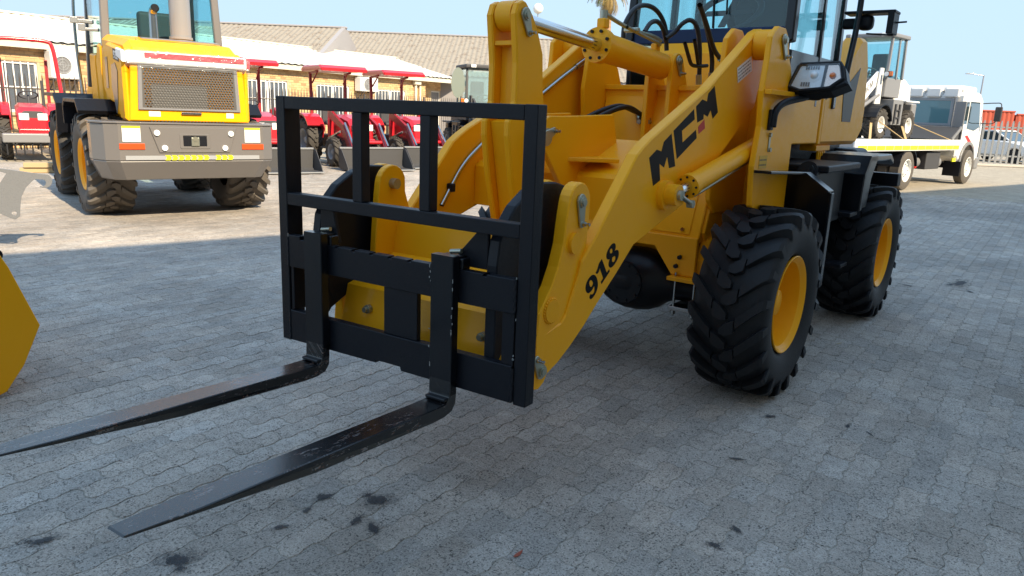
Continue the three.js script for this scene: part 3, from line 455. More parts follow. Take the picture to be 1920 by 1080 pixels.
  // ---- headlight on its bent bracket (left), and its twin
  for (const s of [1, -1]) {
    const H = sub('headlight', P), S = p => s > 0 ? p : flip(p);
    const hs = [[0.684, 1.684], [0.715, 1.791], [0.735, 1.825], [0.95, 1.836], [0.978, 1.80], [1.0, 1.73], [1.014, 1.708], [0.93, 1.667], [0.762, 1.645], [0.70, 1.655]].reverse();
    mesh('housing', plateZ(S(hs), -0.42, -0.30, 0.012), mat.blackPlastic, H);
    { const o = [[0.702, 1.686], [0.732, 1.800], [0.746, 1.815], [0.945, 1.822], [0.962, 1.800], [0.981, 1.734], [0.920, 1.682], [0.766, 1.664]], gs = []; o.forEach((p, k) => { const q = o[(k + 1) % o.length]; gs.push(rod([s * p[0], p[1], -0.296], [s * q[0], q[1], -0.296], 0.010, 0.010, 10), new THREE.SphereGeometry(0.010, 10, 8).translate(s * p[0], p[1], -0.296)); }); mesh('bezel', gs, mat.blackPlastic, H); }
    mesh('reflector', plateZ(S([[0.712, 1.693], [0.746, 1.806], [0.880, 1.810], [0.872, 1.684], [0.766, 1.675]].reverse()), -0.312, -0.298, 0.001), mat.silver, H);
    mesh('reflector', plateZ(S([[0.890, 1.810], [0.946, 1.812], [0.970, 1.736], [0.915, 1.691], [0.884, 1.686]].reverse()), -0.312, -0.298, 0.001), phys(C(0.75, 0.55, 0.45), 0.2, { metalness: 0.8 }), H);
    mesh('bulb', [new THREE.SphereGeometry(0.022, 20, 14).translate(s * 0.828, 1.752, -0.296), disc(s * 0.828, 1.752, -0.297, 0.034, 0.004, 'z', 28)], mat.silver, H);
    mesh('lens_flute', [...[0, 1, 2, 3, 4, 5].map(i => bb(Math.min(s * (0.775 + i * 0.013), s * (0.783 + i * 0.013)), Math.max(s * (0.775 + i * 0.013), s * (0.783 + i * 0.013)), 1.785, 1.802, -0.298, -0.292, 0.001)), ...[0, 1, 2, 3].map(i => bb(Math.min(s * (0.765 + i * 0.013), s * (0.773 + i * 0.013)), Math.max(s * (0.765 + i * 0.013), s * (0.773 + i * 0.013)), 1.69, 1.712, -0.298, -0.292, 0.001))], mat.grey, H);
    mesh('indicator_bulb', new THREE.SphereGeometry(0.018, 16, 12).translate(s * 0.925, 1.75, -0.296), mat.orange, H);
    mesh('divider', bb(Math.min(s * 0.876, s * 0.888), Math.max(s * 0.876, s * 0.888), 1.684, 1.812, -0.30, -0.288, 0.002), mat.blackPlastic, H);
    mesh('lens', plateZ(S([[0.705, 1.688], [0.740, 1.810], [0.952, 1.818], [0.976, 1.735], [0.918, 1.686], [0.766, 1.669]].reverse()), -0.286, -0.283, 0.0005), mat.glassClear, H);
    H.children.forEach(c => c.geometry.translate(0, -1.75, 0.30).rotateX(-0.30).translate(0, 1.75, -0.30));
    mesh('bracket', [tube([[s * 0.80, 1.66, -0.37], [s * 0.78, 1.635, -0.33], [s * 0.74, 1.60, -0.13], [s * 0.725, 1.55, -0.04], [s * 0.725, 1.47, -0.02]], 0.019, 30, 12), bb(Math.min(s * 0.701, s * 0.72), Math.max(s * 0.701, s * 0.72), 1.45, 1.56, -0.05, 0.0, 0.006)], mat.blackPlastic, H);
    mesh('cable', tube([[s * 0.86, 1.665, -0.38], [s * 0.84, 1.63, -0.40], [s * 0.74, 1.63, -0.42], [s * 0.68, 1.60, -0.44]], 0.007, 20, 8), mat.hose, H);
  }
  // ---- black guard behind the front wheel, tank, steps and rear mudguards
  for (const s of [1, -1]) {
    const S = p => s > 0 ? p : flip(p), R = (a, b) => s > 0 ? [a, b] : [-b, -a];
    const FG = mesh('front_mudguard', plateZ(S([[0.45, 0.55], [0.935, 0.55], [0.935, 1.06], [0.925, 1.10], [0.79, 1.195], [0.45, 1.195]]), -0.585, -0.565, 0.004), mat.blackGloss, P);
    mesh('lip', [plateX([[-0.585, 1.195], [0.14, 1.228], [0.14, 1.243], [-0.585, 1.21]].reverse(), ...R(0.706, 0.80), 0.003), (() => { const q = plateX([[-0.585, -0.006], [-0.46, 0.000], [-0.46, 0.012], [-0.585, 0.006]].reverse(), 0, 0.17, 0.003); q.rotateZ(-0.60); if (s < 0) q.scale(-1, 1, 1); return q.translate(s * 0.797, 1.203, 0); })(), bb(...R(0.93, 0.945), 0.55, 1.10, -0.585, -0.53, 0.004)], mat.blackGloss, FG);
    const TK = mesh('tank', [bb(...R(0.40, 0.78), 0.84, 1.20, -1.45, -0.74, 0.02), bb(...R(0.38, 0.86), 1.20, 1.245, -1.52, -0.72, 0.012)], mat.blackPlastic, P);
    if (s > 0) { const cap = mesh('filler_cap', [disc(0, 0, 0, 0.062, 0.03, 'z', 32), disc(0, 0, 0.035, 0.042, 0.05, 'z', 32), disc(0, 0, 0.062, 0.03, 0.008, 'z', 32)].map(g => g.rotateX(-0.35).translate(0.745, 1.205, -0.70)), mat.blackPlastic, TK); mesh('tag', bb(0.735, 0.765, 1.06, 1.14, -0.738, -0.734, 0), mat.label, TK); }
    const RF = mesh('rear_mudguard', [plateX([[-1.64, 0.90], [-1.58, 0.90], [-1.60, 1.16], [-1.72, 1.285], [-2.40, 1.285], [-2.50, 1.24], [-2.50, 1.20], [-2.38, 1.24], [-1.74, 1.24], [-1.65, 1.15]].reverse(), ...R(0.46, 0.88), 0.008), plateX([[-1.64, 0.92], [-1.60, 1.16], [-1.72, 1.285], [-1.95, 1.285], [-1.80, 1.12], [-1.76, 0.92]].reverse(), ...R(0.865, 0.88), 0.003)], mat.blackGloss, P);
    mesh('step', [bb(...R(0.55, 0.86), 0.87, 0.90, -1.62, -1.42, 0.006), bb(...R(0.55, 0.84), 0.50, 0.53, -1.62, -1.44, 0.006), bb(...R(0.55, 0.58), 0.50, 0.90, -1.60, -1.50, 0.004)], mat.black, P);
    mesh('mudguard_flap', bb(...R(0.70, 0.93), 1.03, 1.13, -2.62, -2.50, 0.006), mat.black, P);
  }
}
// ================================================================ THE FORK CARRIAGE HELD BY THE COUPLER
{
  const G = thing('fork_carriage', 'black pallet fork carriage with tall guard frame, held on the front of the yellow loader', 'pallet forks', [-0.482, 0, -2.866], -33.28);
  const B = mat.black, w = 0.652, t = 0.054;
  for (const s of [1, -1]) mesh('post', s > 0 ? bb(w - t, w, 0.46, 1.523, -0.058, 0, 0.004) : bb(-w, -w + t, 0.46, 1.523, -0.085, 0, 0.004), B, G);
  mesh('top_rail', bb(-w + t, w - t, 1.470, 1.522, -0.055, -0.001, 0.004), B, G);
  mesh('middle_rail', bb(-w + t, w - t, 1.069, 1.121, -0.052, -0.001, 0.004), B, G);
  mesh('guard_bar', bb(-0.206, -0.154, 1.121, 1.470, -0.05, -0.002, 0.004), B, G);
  mesh('guard_bar', bb(0.142, 0.192, 1.121, 1.470, -0.052, -0.002, 0.004), B, G);
  // notched fork rails
  const ur = [[-0.59, 0.800], [0.59, 0.800], [0.59, 0.925]]; for (const x of [0.46, 0.10, 0.0, -0.10, -0.2, -0.30]) ur.push([x + 0.008, 0.925], [x + 0.008, 0.917], [x - 0.008, 0.917], [x - 0.008, 0.925]); ur.push([-0.52, 0.925], [-0.52, 0.94], [-0.59, 0.94]);
  mesh('fork_rail', plateZ(ur, -0.034, 0.004, 0.002), B, G);
  mesh('fork_rail', plateZ([[-0.59, 0.465], [-0.08, 0.470], [-0.075, 0.482], [0.055, 0.482], [0.06, 0.466], [0.59, 0.465], [0.59, 0.605], [-0.59, 0.603]], -0.034, 0.004, 0.002), B, G);
  mesh('centre_plate', bb(-0.04, 0.135, 0.604, 0.801, -0.030, -0.006, 0.003), B, G);
  for (const s of [1, -1]) mesh('rail_stile', s > 0 ? bb(0.537, 0.590, 0.604, 0.801, -0.06, -0.004, 0.003) : bb(-0.590, -0.572, 0.604, 0.801, -0.09, -0.004, 0.003), B, G);
  for (const x of [-0.594, 0.594]) for (const [y0, y1] of [[0.47, 0.60], [0.805, 0.925]]) mesh('weld_seam', tube(Array.from({ length: 9 }, (_, i) => [x + (i % 2 ? 0.0012 : -0.0012), y0 + (y1 - y0) * i / 8, 0.003]), 0.0055, 40, 6), B, G);
  { const r = mulberry(41); for (let i = 0; i < 34; i++) { const edge = [[0.348, 0.0465, 0.62, 0.90], [0.596, 0.001, 0.50, 1.0], [-0.598, 0.001, 0.48, 0.95], [0.243, 0.0465, 0.45, 0.95]][i % 4], y = edge[2] + r() * (edge[3] - edge[2]); mesh('paint_chip', bx(0.002 + r() * 0.004, 0.004 + r() * 0.014, 0.0012, edge[0] + (r() - 0.5) * 0.008, y, edge[1] + 0.0002, 0), mat.steel, G); } }
  // curved hanging plates behind the frame, which hook over the coupler pins
  for (const s of [1, -1]) {
    const pr = [[-0.035, 0.55], [-0.035, 0.95], [-0.05, 1.04], [-0.085, 1.10], [-0.145, 1.16], [-0.235, 1.21], [-0.34, 1.236], [-0.43, 1.232], [-0.50, 1.215], [-0.52, 1.18], [-0.50, 1.13], [-0.45, 1.05], [-0.43, 0.93], [-0.36, 0.77], [-0.29, 0.71], [-0.10, 0.62]];
    mesh('hanger_plate', plateX(pr.slice().reverse().map(p => p), s > 0 ? 0.438 : -0.486, s > 0 ? 0.486 : -0.438, 0.005), B, G);
    mesh('hanger_gusset', plateZ(s > 0 ? [[0.26, 0.93], [0.438, 0.93], [0.438, 1.12]] : [[-0.438, 0.93], [-0.33, 0.93], [-0.36, 1.06], [-0.438, 1.10]], -0.06, -0.042, 0.003), B, G);
  }
  // the two forks
  for (const cx of [-0.395, 0.295]) {
    const hwF = 0.052, F = sub('fork', G);
    mesh('shank', plateX([[0.006, 0.44], [0.046, 0.44], [0.046, 0.978], [0.006, 0.978]], cx - hwF, cx + hwF, 0.003), mat.blackGloss, F);
    const heel = [[0.046, 0.50], [0.048, 0.455], ...arc(0.078, 0.448, 0.03, 180, 262, 6), [0.14, 0.419], [0.60, 0.437], [1.10, 0.456], [1.288, 0.463], [1.294, 0.460], [1.285, 0.456], [0.70, 0.394], [0.14, 0.366], [0.075, 0.367], [0.032, 0.378], [0.010, 0.405], [0.006, 0.45], [0.006, 0.50]];
    const bl = plateX(heel.slice().reverse(), cx - hwF, cx + hwF, 0.003);
    const p = bl.attributes.position; for (let i = 0; i < p.count; i++) { const z = p.getZ(i); if (z > 1.0) { const k = Math.min(1, (z - 1.0) / 0.29); p.setX(i, cx + (p.getX(i) - cx) * (1 - 0.30 * k * k * k * k)); } } bl.computeVertexNormals();
    { const p = bl.attributes.position, q = bl.attributes.uv; for (let i = 0; i < p.count; i++) q.setXY(i, (p.getX(i) + (p.getY(i) - 0.4)) * 2, p.getZ(i) * 0.85 + cx); } mesh('blade', bl, mat.forkPaint, F);
    mesh('hook', [bb(cx - 0.045, cx + 0.045, 0.928, 0.972, -0.045, 0.004, 0.004), bb(cx + 0.03, cx + 0.062, 0.905, 0.965, -0.05, 0.0, 0.008)], mat.blackGloss, F);
    mesh('lock_pin', rod([cx - 0.01, 0.982, -0.02], [cx + 0.04, 0.99, -0.02], 0.009, 0.009, 10), mat.zinc, F);
    mesh('heel_weld', bb(cx - hwF + 0.004, cx + hwF - 0.004, 0.425, 0.437, 0.046, 0.075, 0.004), mat.blackGloss, F);
  }
}
// ================================================================ THE OTHER MACHINES
// a compact wheel loader with arms folded low; front axle at z = 0
function compactLoader(P, { body, trim, cabMat, tyre, rim, wheelbase = 1.9, ws = 0.85, arms = true, letters = false, glass = mat.glass }) {
  const zr = -wheelbase, R = (s, a, b) => s > 0 ? [a, b] : [-b, -a], r = 0.525 * ws;
  for (const z of [0, zr]) for (const s of [1, -1]) wheel(P, s * 0.66, r, z, { tyre, rim, scale: ws, lugs: 16, spin: z });
  mesh('frame', [bb(-0.32, 0.32, 0.45, 1.15, zr - 0.7, 0.25, 0.03)], trim, P);
  for (const z of [0, zr]) mesh('axle', rod([-0.6, r, z], [0.6, r, z], 0.09), trim, P);
  for (const s of [1, -1]) {
    mesh('front_mudguard', plateX([...arc(0, r, r + 0.12, 170, 20, 10), ...arc(0, r, r + 0.08, 20, 170, 10)], ...R(s, 0.45, 0.88), 0.004), mat.blackPlastic, P);
    mesh('step_box', bb(...R(s, 0.35, 0.80), 0.42, 1.10, zr * 0.72, zr * 0.36, 0.02), trim, P);
    mesh('rear_mudguard', bb(...R(s, 0.35, 0.85), 1.05, 1.10, zr - 0.5, zr + 0.45, 0.015), body, P);
    mesh('step', [bb(...R(s, 0.80, 0.84), 0.45, 0.98, zr * 0.6, zr * 0.56, 0.004), bb(...R(s, 0.80, 0.84), 0.45, 0.98, zr * 0.45, zr * 0.41, 0.004), bb(...R(s, 0.80, 0.84), 0.6, 0.63, zr * 0.6, zr * 0.41, 0.004), bb(...R(s, 0.80, 0.84), 0.8, 0.83, zr * 0.6, zr * 0.41, 0.004)], mat.darkGrey, P);
  }
  // cab
  const CB = sub('cab', P), z0 = -0.45, z1 = -1.45, h0 = 1.15, h1 = 2.72, w = 0.60;
  mesh('cab_base', bb(-w, w, h0, 1.66, z1, z0, 0.03), cabMat, CB);
  for (const s of [1, -1]) {
    mesh('front_pillar', bar([s * w, 1.64, z0 + 0.02], [s * (w - 0.03), h1, z0 - 0.10], 0.07, 0.07, 0.012), cabMat, CB); mesh('rear_pillar', bar([s * w, 1.64, z1], [s * (w - 0.03), h1, z1], 0.07, 0.08, 0.012), cabMat, CB);
    mesh('door_pillar', bar([s * w, 1.64, -1.05], [s * (w - 0.03), h1, -1.05], 0.05, 0.06, 0.01), cabMat, CB);
    mesh('side_window', bb(s * w - 0.014, s * w - 0.006, 1.66, 2.66, -1.03, z0 - 0.06, 0), glass, CB); mesh('quarter_window', bb(s * w - 0.014, s * w - 0.006, 1.66, 2.66, z1 + 0.05, -1.07, 0), glass, CB);
  }
  mesh('windscreen', bb(-w + 0.04, w - 0.04, 1.66, 2.64, z0 - 0.05, z0 - 0.042, 0), glass, CB); mesh('rear_window', bb(-w + 0.04, w - 0.04, 1.66, 2.64, z1 - 0.004, z1 + 0.004, 0), glass, CB);
  mesh('roof', bb(-w - 0.06, w + 0.06, h1 - 0.02, h1 + 0.10, z1 - 0.10, z0 + 0.06, 0.04), cabMat, CB);
  for (const s of [1, -1]) mesh('work_light', bb(s * 0.42 - 0.08, s * 0.42 + 0.08, h1 + 0.0, h1 + 0.09, z0 + 0.06, z0 + 0.11, 0.015), mat.label, CB);
  mesh('seat', [bb(-0.24, 0.24, 1.6, 1.75, -1.35, -0.95, 0.04), bb(-0.22, 0.22, 1.7, 2.35, -1.40, -1.28, 0.05)], mat.interior, CB);
  mesh('steering_wheel', [new THREE.TorusGeometry(0.18, 0.018, 8, 28).rotateX(1.2).translate(0, 1.86, -0.72), rod([0, 1.55, -0.6], [0, 1.86, -0.72], 0.03)], mat.interior, CB);
  // hood
  mesh('hood', plateX([[z1, 1.0], [z1, 1.75], [zr - 0.25, 1.68], [zr - 0.62, 1.52], [zr - 0.75, 1.05]], -0.50, 0.50, 0.05), body, P);
  mesh('counterweight', bb(-0.62, 0.62, 0.55, 1.05, zr - 0.95, zr - 0.6, 0.05), trim, P);
  // boom and headlights
  for (const s of [1, -1]) {
    if (arms) {
      const A = mesh('boom_arm', plateX([[-0.38, 1.80], [-0.25, 1.82], [0.55, 1.32], [0.80, 1.05], [1.15, 0.45], [1.10, 0.28], [0.98, 0.30], [0.55, 0.92], [-0.35, 1.52]], ...R(s, 0.40, 0.46), 0.006), body, P);
      if (letters && s > 0) mesh('lettering_MCM', letterSide('MCM', 0.4595, [0.50, 1.13], [-0.50, 0.31], [0.05, 0.13]), mat.darkGrey, A);
      mesh('tower_plate', plateX([[-0.45, 0.95], [-0.10, 0.95], [-0.18, 1.5], [-0.22, 1.9], [-0.42, 1.9]], ...R(s, 0.48, 0.52), 0.004), body, P);
      mesh('lift_cylinder', rod([s * 0.50, 0.85, 0.62], [s * 0.50, 1.2, -0.3], 0.05), trim, P);
    }
    const H = sub('headlight', P);
    mesh('housing', bb(...R(s, 0.62, 0.80), 1.66, 1.82, -0.36, -0.26, 0.03), mat.darkGrey, H); mesh('lamp', disc(s * 0.66, 1.74, -0.255, 0.06, 0.02, 'z', 20), mat.label, H); mesh('indicator', bb(...R(s, 0.73, 0.82), 1.69, 1.80, -0.265, -0.24, 0.02), mat.orange, H);
  }
  mesh('tilt_cylinder', rod([0, 1.55, 0.75], [0, 1.62, -0.3], 0.06), trim, P);
  mesh('rocker_lever', plateX([[0.72, 1.65], [0.84, 1.63], [0.95, 1.0], [0.9, 0.5], [0.80, 0.5], [0.74, 1.1]], -0.06, 0.06, 0.006), body, P);
  mesh('cross_member', bb(-0.42, 0.42, 0.85, 1.05, 0.5, 0.75, 0.02), body, P);
}
function bucket(P, mt, w, z, y, edge) {                       // open steel bucket, back against z
  const B = sub('bucket', P);
  mesh('shell', plateX([[z, y + 0.48], [z, y + 0.06], [z + 0.10, y], [z + 0.58, y], [z + 0.58, y + 0.02], [z + 0.11, y + 0.02], [z + 0.02, y + 0.07], [z + 0.02, y + 0.48]], -w / 2, w / 2, 0.002), mt, B);
  for (const s of [1, -1]) mesh('side_plate', plateX([[z, y + 0.48], [z, y + 0.06], [z + 0.10, y], [z + 0.58, y], [z + 0.50, y + 0.12], [z + 0.16, y + 0.46]], s > 0 ? w / 2 : -w / 2 - 0.015, s > 0 ? w / 2 + 0.015 : -w / 2, 0.002), mt, B);
  mesh('cutting_edge', bb(-w / 2 - 0.02, w / 2 + 0.02, y - 0.008, y + 0.02, z + 0.54, z + 0.66, 0.004), edge, B);
  mesh('top_rim', bb(-w / 2, w / 2, y + 0.46, y + 0.50, z - 0.02, z + 0.04, 0.006), edge, B);
  return B;
}
// ---- large yellow loader seen from behind in the sun
{
  const P = thing('wheel_loader', 'sunlit yellow wheel loader seen from behind, marked 922, with grey bumper', 'wheel loader', [-4.66, 0, -10.20], -142);
  const R = (s, a, b) => s > 0 ? [a, b] : [-b, -a], Yl = mat.yellow, ws = 1.2;
  for (const s of [1, -1]) { wheel(P, s * 0.85, 0.63, 0.0, { tyre: mat.rubberDusty, scale: ws, spin: 0.1 }); wheel(P, s * 0.85, 0.63, 2.25, { tyre: mat.rubberDark, scale: ws, spin: 0.2 }); }
  for (const z of [0, 2.25]) mesh('axle', rod([-0.8, 0.63, z], [0.8, 0.63, z], 0.11), mat.black, P);
  mesh('frame', bb(-0.42, 0.42, 0.60, 1.30, -0.8, 2.9, 0.03), mat.black, P);
  // bumper / counterweight: wide, wrapped round at the ends, lower edge tucked under
  const BP = sub('bumper', P, 0.03, 0.01, -0.27); BP.scale.setScalar(0.975);
  const outline = [[-1.02, -0.30], [-1.10, -0.42], [-1.10, -0.62], [-1.0, -0.88], [-0.86, -0.96], [0.86, -0.96], [1.0, -0.88], [1.10, -0.62], [1.10, -0.42], [1.02, -0.30], [0.86, -0.26], [-0.86, -0.26]];
  mesh('counterweight', plateY(outline, 0.76, 1.20, 0.012), mat.greyGloss, BP);
  { const g = plateY(outline, 0.52, 0.758, 0.008), p = g.attributes.position; for (let i = 0; i < p.count; i++) { const k = (0.76 - p.getY(i)) / 0.24; if (p.getZ(i) < -0.4) p.setZ(i, p.getZ(i) + 0.16 * Math.max(0, k)); p.setX(i, p.getX(i) * (1 - 0.10 * Math.max(0, k))); } g.computeVertexNormals(); mesh('counterweight_skirt', g, mat.greyGloss, BP); }
  mesh('top_lip', plateY(outline.map(p => [p[0] * 1.012, p[1] * 1.008 - 0.0]), 1.20, 1.225, 0.006), mat.greyGloss, BP);
  mesh('raised_panel', plateZ([[-0.52, 1.17], [0.52, 1.17], [0.42, 0.86], [-0.42, 0.86]].reverse(), -0.975, -0.955, 0.006), mat.greyGloss, BP);
  for (const [x, y] of [[0.44, 1.10], [0.36, 0.92], [-0.44, 1.10], [-0.36, 0.92]]) mesh('bolt', disc(x, y, -0.98, 0.035, 0.03, 'z', 14), mat.label, BP);
  mesh('tow_recess', [bb(-0.14, 0.14, 0.94, 1.07, -0.985, -0.97, 0.01)], mat.black, BP); mesh('tow_pin', [bb(-0.05, 0.05, 0.94, 1.05, -1.0, -0.975, 0.01), disc(0, 1.03, -0.99, 0.03, 0.03, 'z', 14)], mat.zinc, BP);
  mesh('recess_frame', plateZ(rrect(-0.18, 0.91, 0.18, 1.09, 0.02), -0.982, -0.972, 0.003, [rrect(-0.14, 0.94, 0.14, 1.07, 0.01)]), mat.greyGloss, BP);
  for (const s of [1, -1]) { mesh('reflector', bb(...R(s, 0.58, 0.86), 0.90, 0.97, -0.972, -0.958, 0.003), mat.reflector, BP); const st = mesh('notice_label', bb(...R(s, 0.62, 0.82), 0.99, 1.15, -0.968, -0.959, 0), mat.label, BP); mesh('notice_band', bb(...R(s, 0.62, 0.82), 1.15, 1.175, -0.968, -0.959, 0), mat.limeTape, st); }
  mesh('tape', bb(-0.80, 0.80, 0.775, 0.825, -0.968, -0.958, 0), mat.greyPale, BP);
  for (let i = 0; i < 11; i++) if (i !== 7) { const x = 0.36 - i * 0.075; mesh('chevron_tape', plateZ([[x, 0.770], [x - 0.055, 0.770], [x - 0.075, 0.80], [x - 0.055, 0.83], [x, 0.83], [x - 0.02, 0.80]], -0.972, -0.962, 0), mat.limeTape, BP); }
  // hood
  const HD = sub('hood', P, 0.04, 0.01, -0.27); HD.scale.setScalar(0.98);
  const hoodP = [[-0.80, 1.22], [-0.86, 1.92], [-0.80, 2.08], [-0.62, 2.17], [0.72, 2.30], [0.72, 1.22]];
  mesh('hood_shell', plateX(hoodP, -0.66, 0.66, 0.07), Yl, HD);
  mesh('rear_door', plateZ([[-0.70, 1.23], [0.70, 1.23], [0.645, 1.97], [-0.645, 1.97]].reverse().reverse(), -0.905, -0.865, 0.012), Yl, HD);
  for (const s of [1, -1]) {
    mesh('side_panel', plateX([[-0.88, 1.23], [-0.875, 1.92], [-0.62, 2.08], [0.0, 2.16], [0.30, 2.12], [0.36, 1.60], [0.10, 1.45], [-0.45, 1.40], [-0.60, 1.23]], ...R(s, 0.655, 0.735), 0.03), Yl, HD);
    mesh('side_grille', plateX([[-0.52, 1.42], [-0.62, 1.80], [-0.50, 1.90], [-0.28, 1.88], [-0.22, 1.62], [-0.42, 1.30]], ...R(s, 0.735, 0.742), 0.002), mat.greyGloss, HD);
    mesh('side_slot', plateX([[-0.02, 1.60], [-0.05, 1.98], [0.10, 1.98], [0.12, 1.60]], ...R(s, 0.735, 0.742), 0.002), mat.greyGloss, HD);
    if (s > 0) { const g = letterSide('922', 0.737, [-0.70, 1.93], [0.22, 0.03], [0, 0.10]); mesh('number_plate', plateX([[-0.74, 1.90], [-0.74, 2.03], [-0.42, 2.07], [-0.42, 1.945]], 0.734, 0.738, 0), mat.black, HD); const l = mesh('lettering_922', letterSide('922', 0.7385, [-0.46, 1.955], [-0.24, -0.03], [0, 0.09]), mat.label, HD); }
  }
  mesh('top_vent', bx(0.92, 0.012, 0.14, 0, 0, 0, 0.004).rotateX(-0.12).translate(-0.05, 2.215, -0.42), mat.grey, HD);
  for (const s of [1, -1]) mesh('corner_lamp', plateX([[-0.93, 1.90], [-0.93, 2.03], [-0.62, 2.07], [-0.62, 1.97]], ...R(s, 0.70, 0.745), 0.01), s > 0 ? mat.silver : phys(C(0.42, 0.03, 0.05), 0.15, { clearcoat: 1 }), HD);
  mesh('hood_seam', [bar([0.52, 1.93, -0.905], [0.50, 2.19, -0.56], 0.006, 0.006), bar([-0.52, 1.93, -0.905], [-0.50, 2.19, -0.56], 0.006, 0.006)], mat.black, HD);
  // film-wrapped lamp strip above the grille
  const LS = mesh('lamp_strip', bb(-0.70, 0.70, 1.885, 2.035, -0.955, -0.885, 0.03), mat.white, HD);
  mesh('red_lens', bb(-0.66, 0.50, 1.955, 2.02, -0.962, -0.95, 0.01), phys(C(0.42, 0.03, 0.05), 0.15, { clearcoat: 1 }), LS);
  { const f = new THREE.PlaneGeometry(1.44, 0.20, 90, 14), p = f.attributes.position, r = mulberry(4); for (let i = 0; i < p.count; i++) p.setZ(i, (nA(p.getX(i) * 26 + 9, p.getY(i) * 40) - 0.5) * 0.035 + (r() - 0.5) * 0.006 - (p.getY(i) < -0.08 ? 0.02 : 0)); f.computeVertexNormals(); f.rotateY(Math.PI).translate(0, 1.945, -0.985); mesh('wrinkled_film', f, phys(C(0.97, 0.97, 0.97), 0.08, { transmission: 0.92, thickness: 0, ior: 1.45, side: THREE.DoubleSide }), LS); }
  // perforated grille: frame, dark core and real round-cornered holes
  const GR = sub('grille', HD);
  mesh('grille_frame', plateZ([[-0.60, 1.36], [0.60, 1.36], [0.575, 1.88], [-0.575, 1.88]], -0.93, -0.908, 0.006, [[[-0.55, 1.385], [0.55, 1.385], [0.53, 1.86], [-0.53, 1.86]]]), mat.grey, GR);
  mesh('radiator_core', bb(-0.54, 0.54, 1.385, 1.86, -0.905, -0.90, 0), std(C(0.012, 0.012, 0.012), 0.8), GR);
  mesh('guard_plate', bb(-0.20, 0.44, 1.39, 1.66, -0.912, -0.9085, 0), mat.galv, GR);
  { const s = shapeOf([[-0.55, 1.385], [0.55, 1.385], [0.53, 1.86], [-0.53, 1.86]]); const px = 0.034, py = 0.029; let row = 0; for (let y = 1.402; y < 1.85; y += py, row++) for (let x = -0.525 + (row & 1 ? px / 2 : 0); x < 0.52; x += px) { if (Math.abs(x) > 0.52) continue; s.holes.push(new THREE.Path(arc(x, y, 0.0112, 0, 300, 5).map(q => new THREE.Vector2(...q)))); } mesh('perforated_sheet', new THREE.ExtrudeGeometry(s, { depth: 0.002, bevelEnabled: false }).translate(0, 0, -0.922), std(C(0.10, 0.095, 0.09), 0.5, 0.3), GR); }
  mesh('door_handle', [bb(-0.12, 0.12, 1.315, 1.345, -0.935, -0.915, 0.01), bb(-0.11, -0.09, 1.315, 1.345, -0.92, -0.90, 0.003), bb(0.09, 0.11, 1.315, 1.345, -0.92, -0.90, 0.003)], mat.steel, HD);
  for (const [x, w] of [[0.42, 0.13], [-0.47, 0.09]]) mesh('door_label', bb(x - w / 2, x + w / 2, 1.285, 1.345, -0.909, -0.9052, 0), mat.label, HD);
  mesh('lower_vents', Array.from({ length: 22 }, (_, i) => bb(0.45 - i * 0.04, 0.47 - i * 0.04, 1.225, 1.238, -0.912, -0.895, 0)), mat.darkGrey, HD).userData.kind = 'stuff';
  mesh('exhaust_pipe', [rod([0.17, 2.2, -0.15], [0.17, 2.47, -0.15], 0.055, 0.05, 24), tube([[0.17, 2.45, -0.15], [0.17, 2.53, -0.15], [0.165, 2.57, -0.19], [0.16, 2.585, -0.25]], 0.05, 16, 20)], mat.steel, P); mesh('exhaust_mouth', disc(0.16, 2.588, -0.252, 0.044, 0.004, 'z', 20), mat.black, P);
  mesh('air_filter', [rod([-0.18, 2.2, -0.05], [-0.18, 2.75, -0.05], 0.13, 0.13, 32), rod([-0.18, 2.24, -0.05], [-0.18, 2.27, -0.05], 0.145, 0.145, 32)], phys(C(0.25, 0.25, 0.26), 0.3, { clearcoat: 0.6 }), P);
  // cab
  const CB = sub('cab', P, -0.08, 0, 0), w = 0.72;
  for (const s of [1, -1]) { mesh('rear_pillar', bar([s * w, 2.10, 0.42], [s * (w - 0.04), 3.2, 0.48], 0.10, 0.09, 0.02), mat.greyGloss, CB); mesh('front_pillar', bar([s * w, 1.6, 1.75], [s * (w - 0.04), 3.2, 1.6], 0.09, 0.09, 0.02), mat.greyGloss, CB); mesh('side_window', bb(s * w - 0.006, s * w + 0.002, 2.15, 3.15, 0.5, 1.68, 0), mat.glass, CB); mesh('cab_side', plateX([[0.42, 1.30], [0.40, 2.12], [0.62, 2.16], [0.78, 1.95], [0.72, 1.40], [0.62, 1.28]], ...R(s, 0.68, 0.79), 0.03), Yl, CB); mesh('door_panel', plateX([[0.86, 1.34], [0.90, 2.02], [1.30, 2.05], [1.34, 1.34]], ...R(s, 0.68, 0.78), 0.02), Yl, CB);
    mesh('handrail', tube([[s * 0.92, 1.5, 1.15], [s * 0.94, 2.0, 1.2], [s * 0.94, 2.6, 1.2], [s * 0.90, 3.1, 1.2]], 0.02, 24, 8), mat.steel, CB); }
  mesh('rear_window', bb(-w + 0.05, w - 0.05, 2.22, 3.15, 0.44, 0.448, 0), mat.glass, CB); mesh('windscreen', bb(-w + 0.05, w - 0.05, 1.9, 3.15, 1.70, 1.708, 0), mat.glass, CB); mesh('window_sill', bb(-w, w, 2.12, 2.23, 0.38, 0.47, 0.015), mat.black, CB);
  mesh('roof', bb(-0.80, 0.80, 3.18, 3.32, 0.3, 1.9, 0.05), Yl, CB); mesh('cab_floor', bb(-0.7, 0.7, 1.25, 1.45, 0.45, 1.75, 0.03), mat.black, CB);
  mesh('seat', [bb(-0.27, 0.27, 1.9, 2.02, 0.75, 1.25, 0.04), bb(-0.26, 0.26, 2.0, 2.62, 0.66, 0.78, 0.05)], mat.interior, CB);
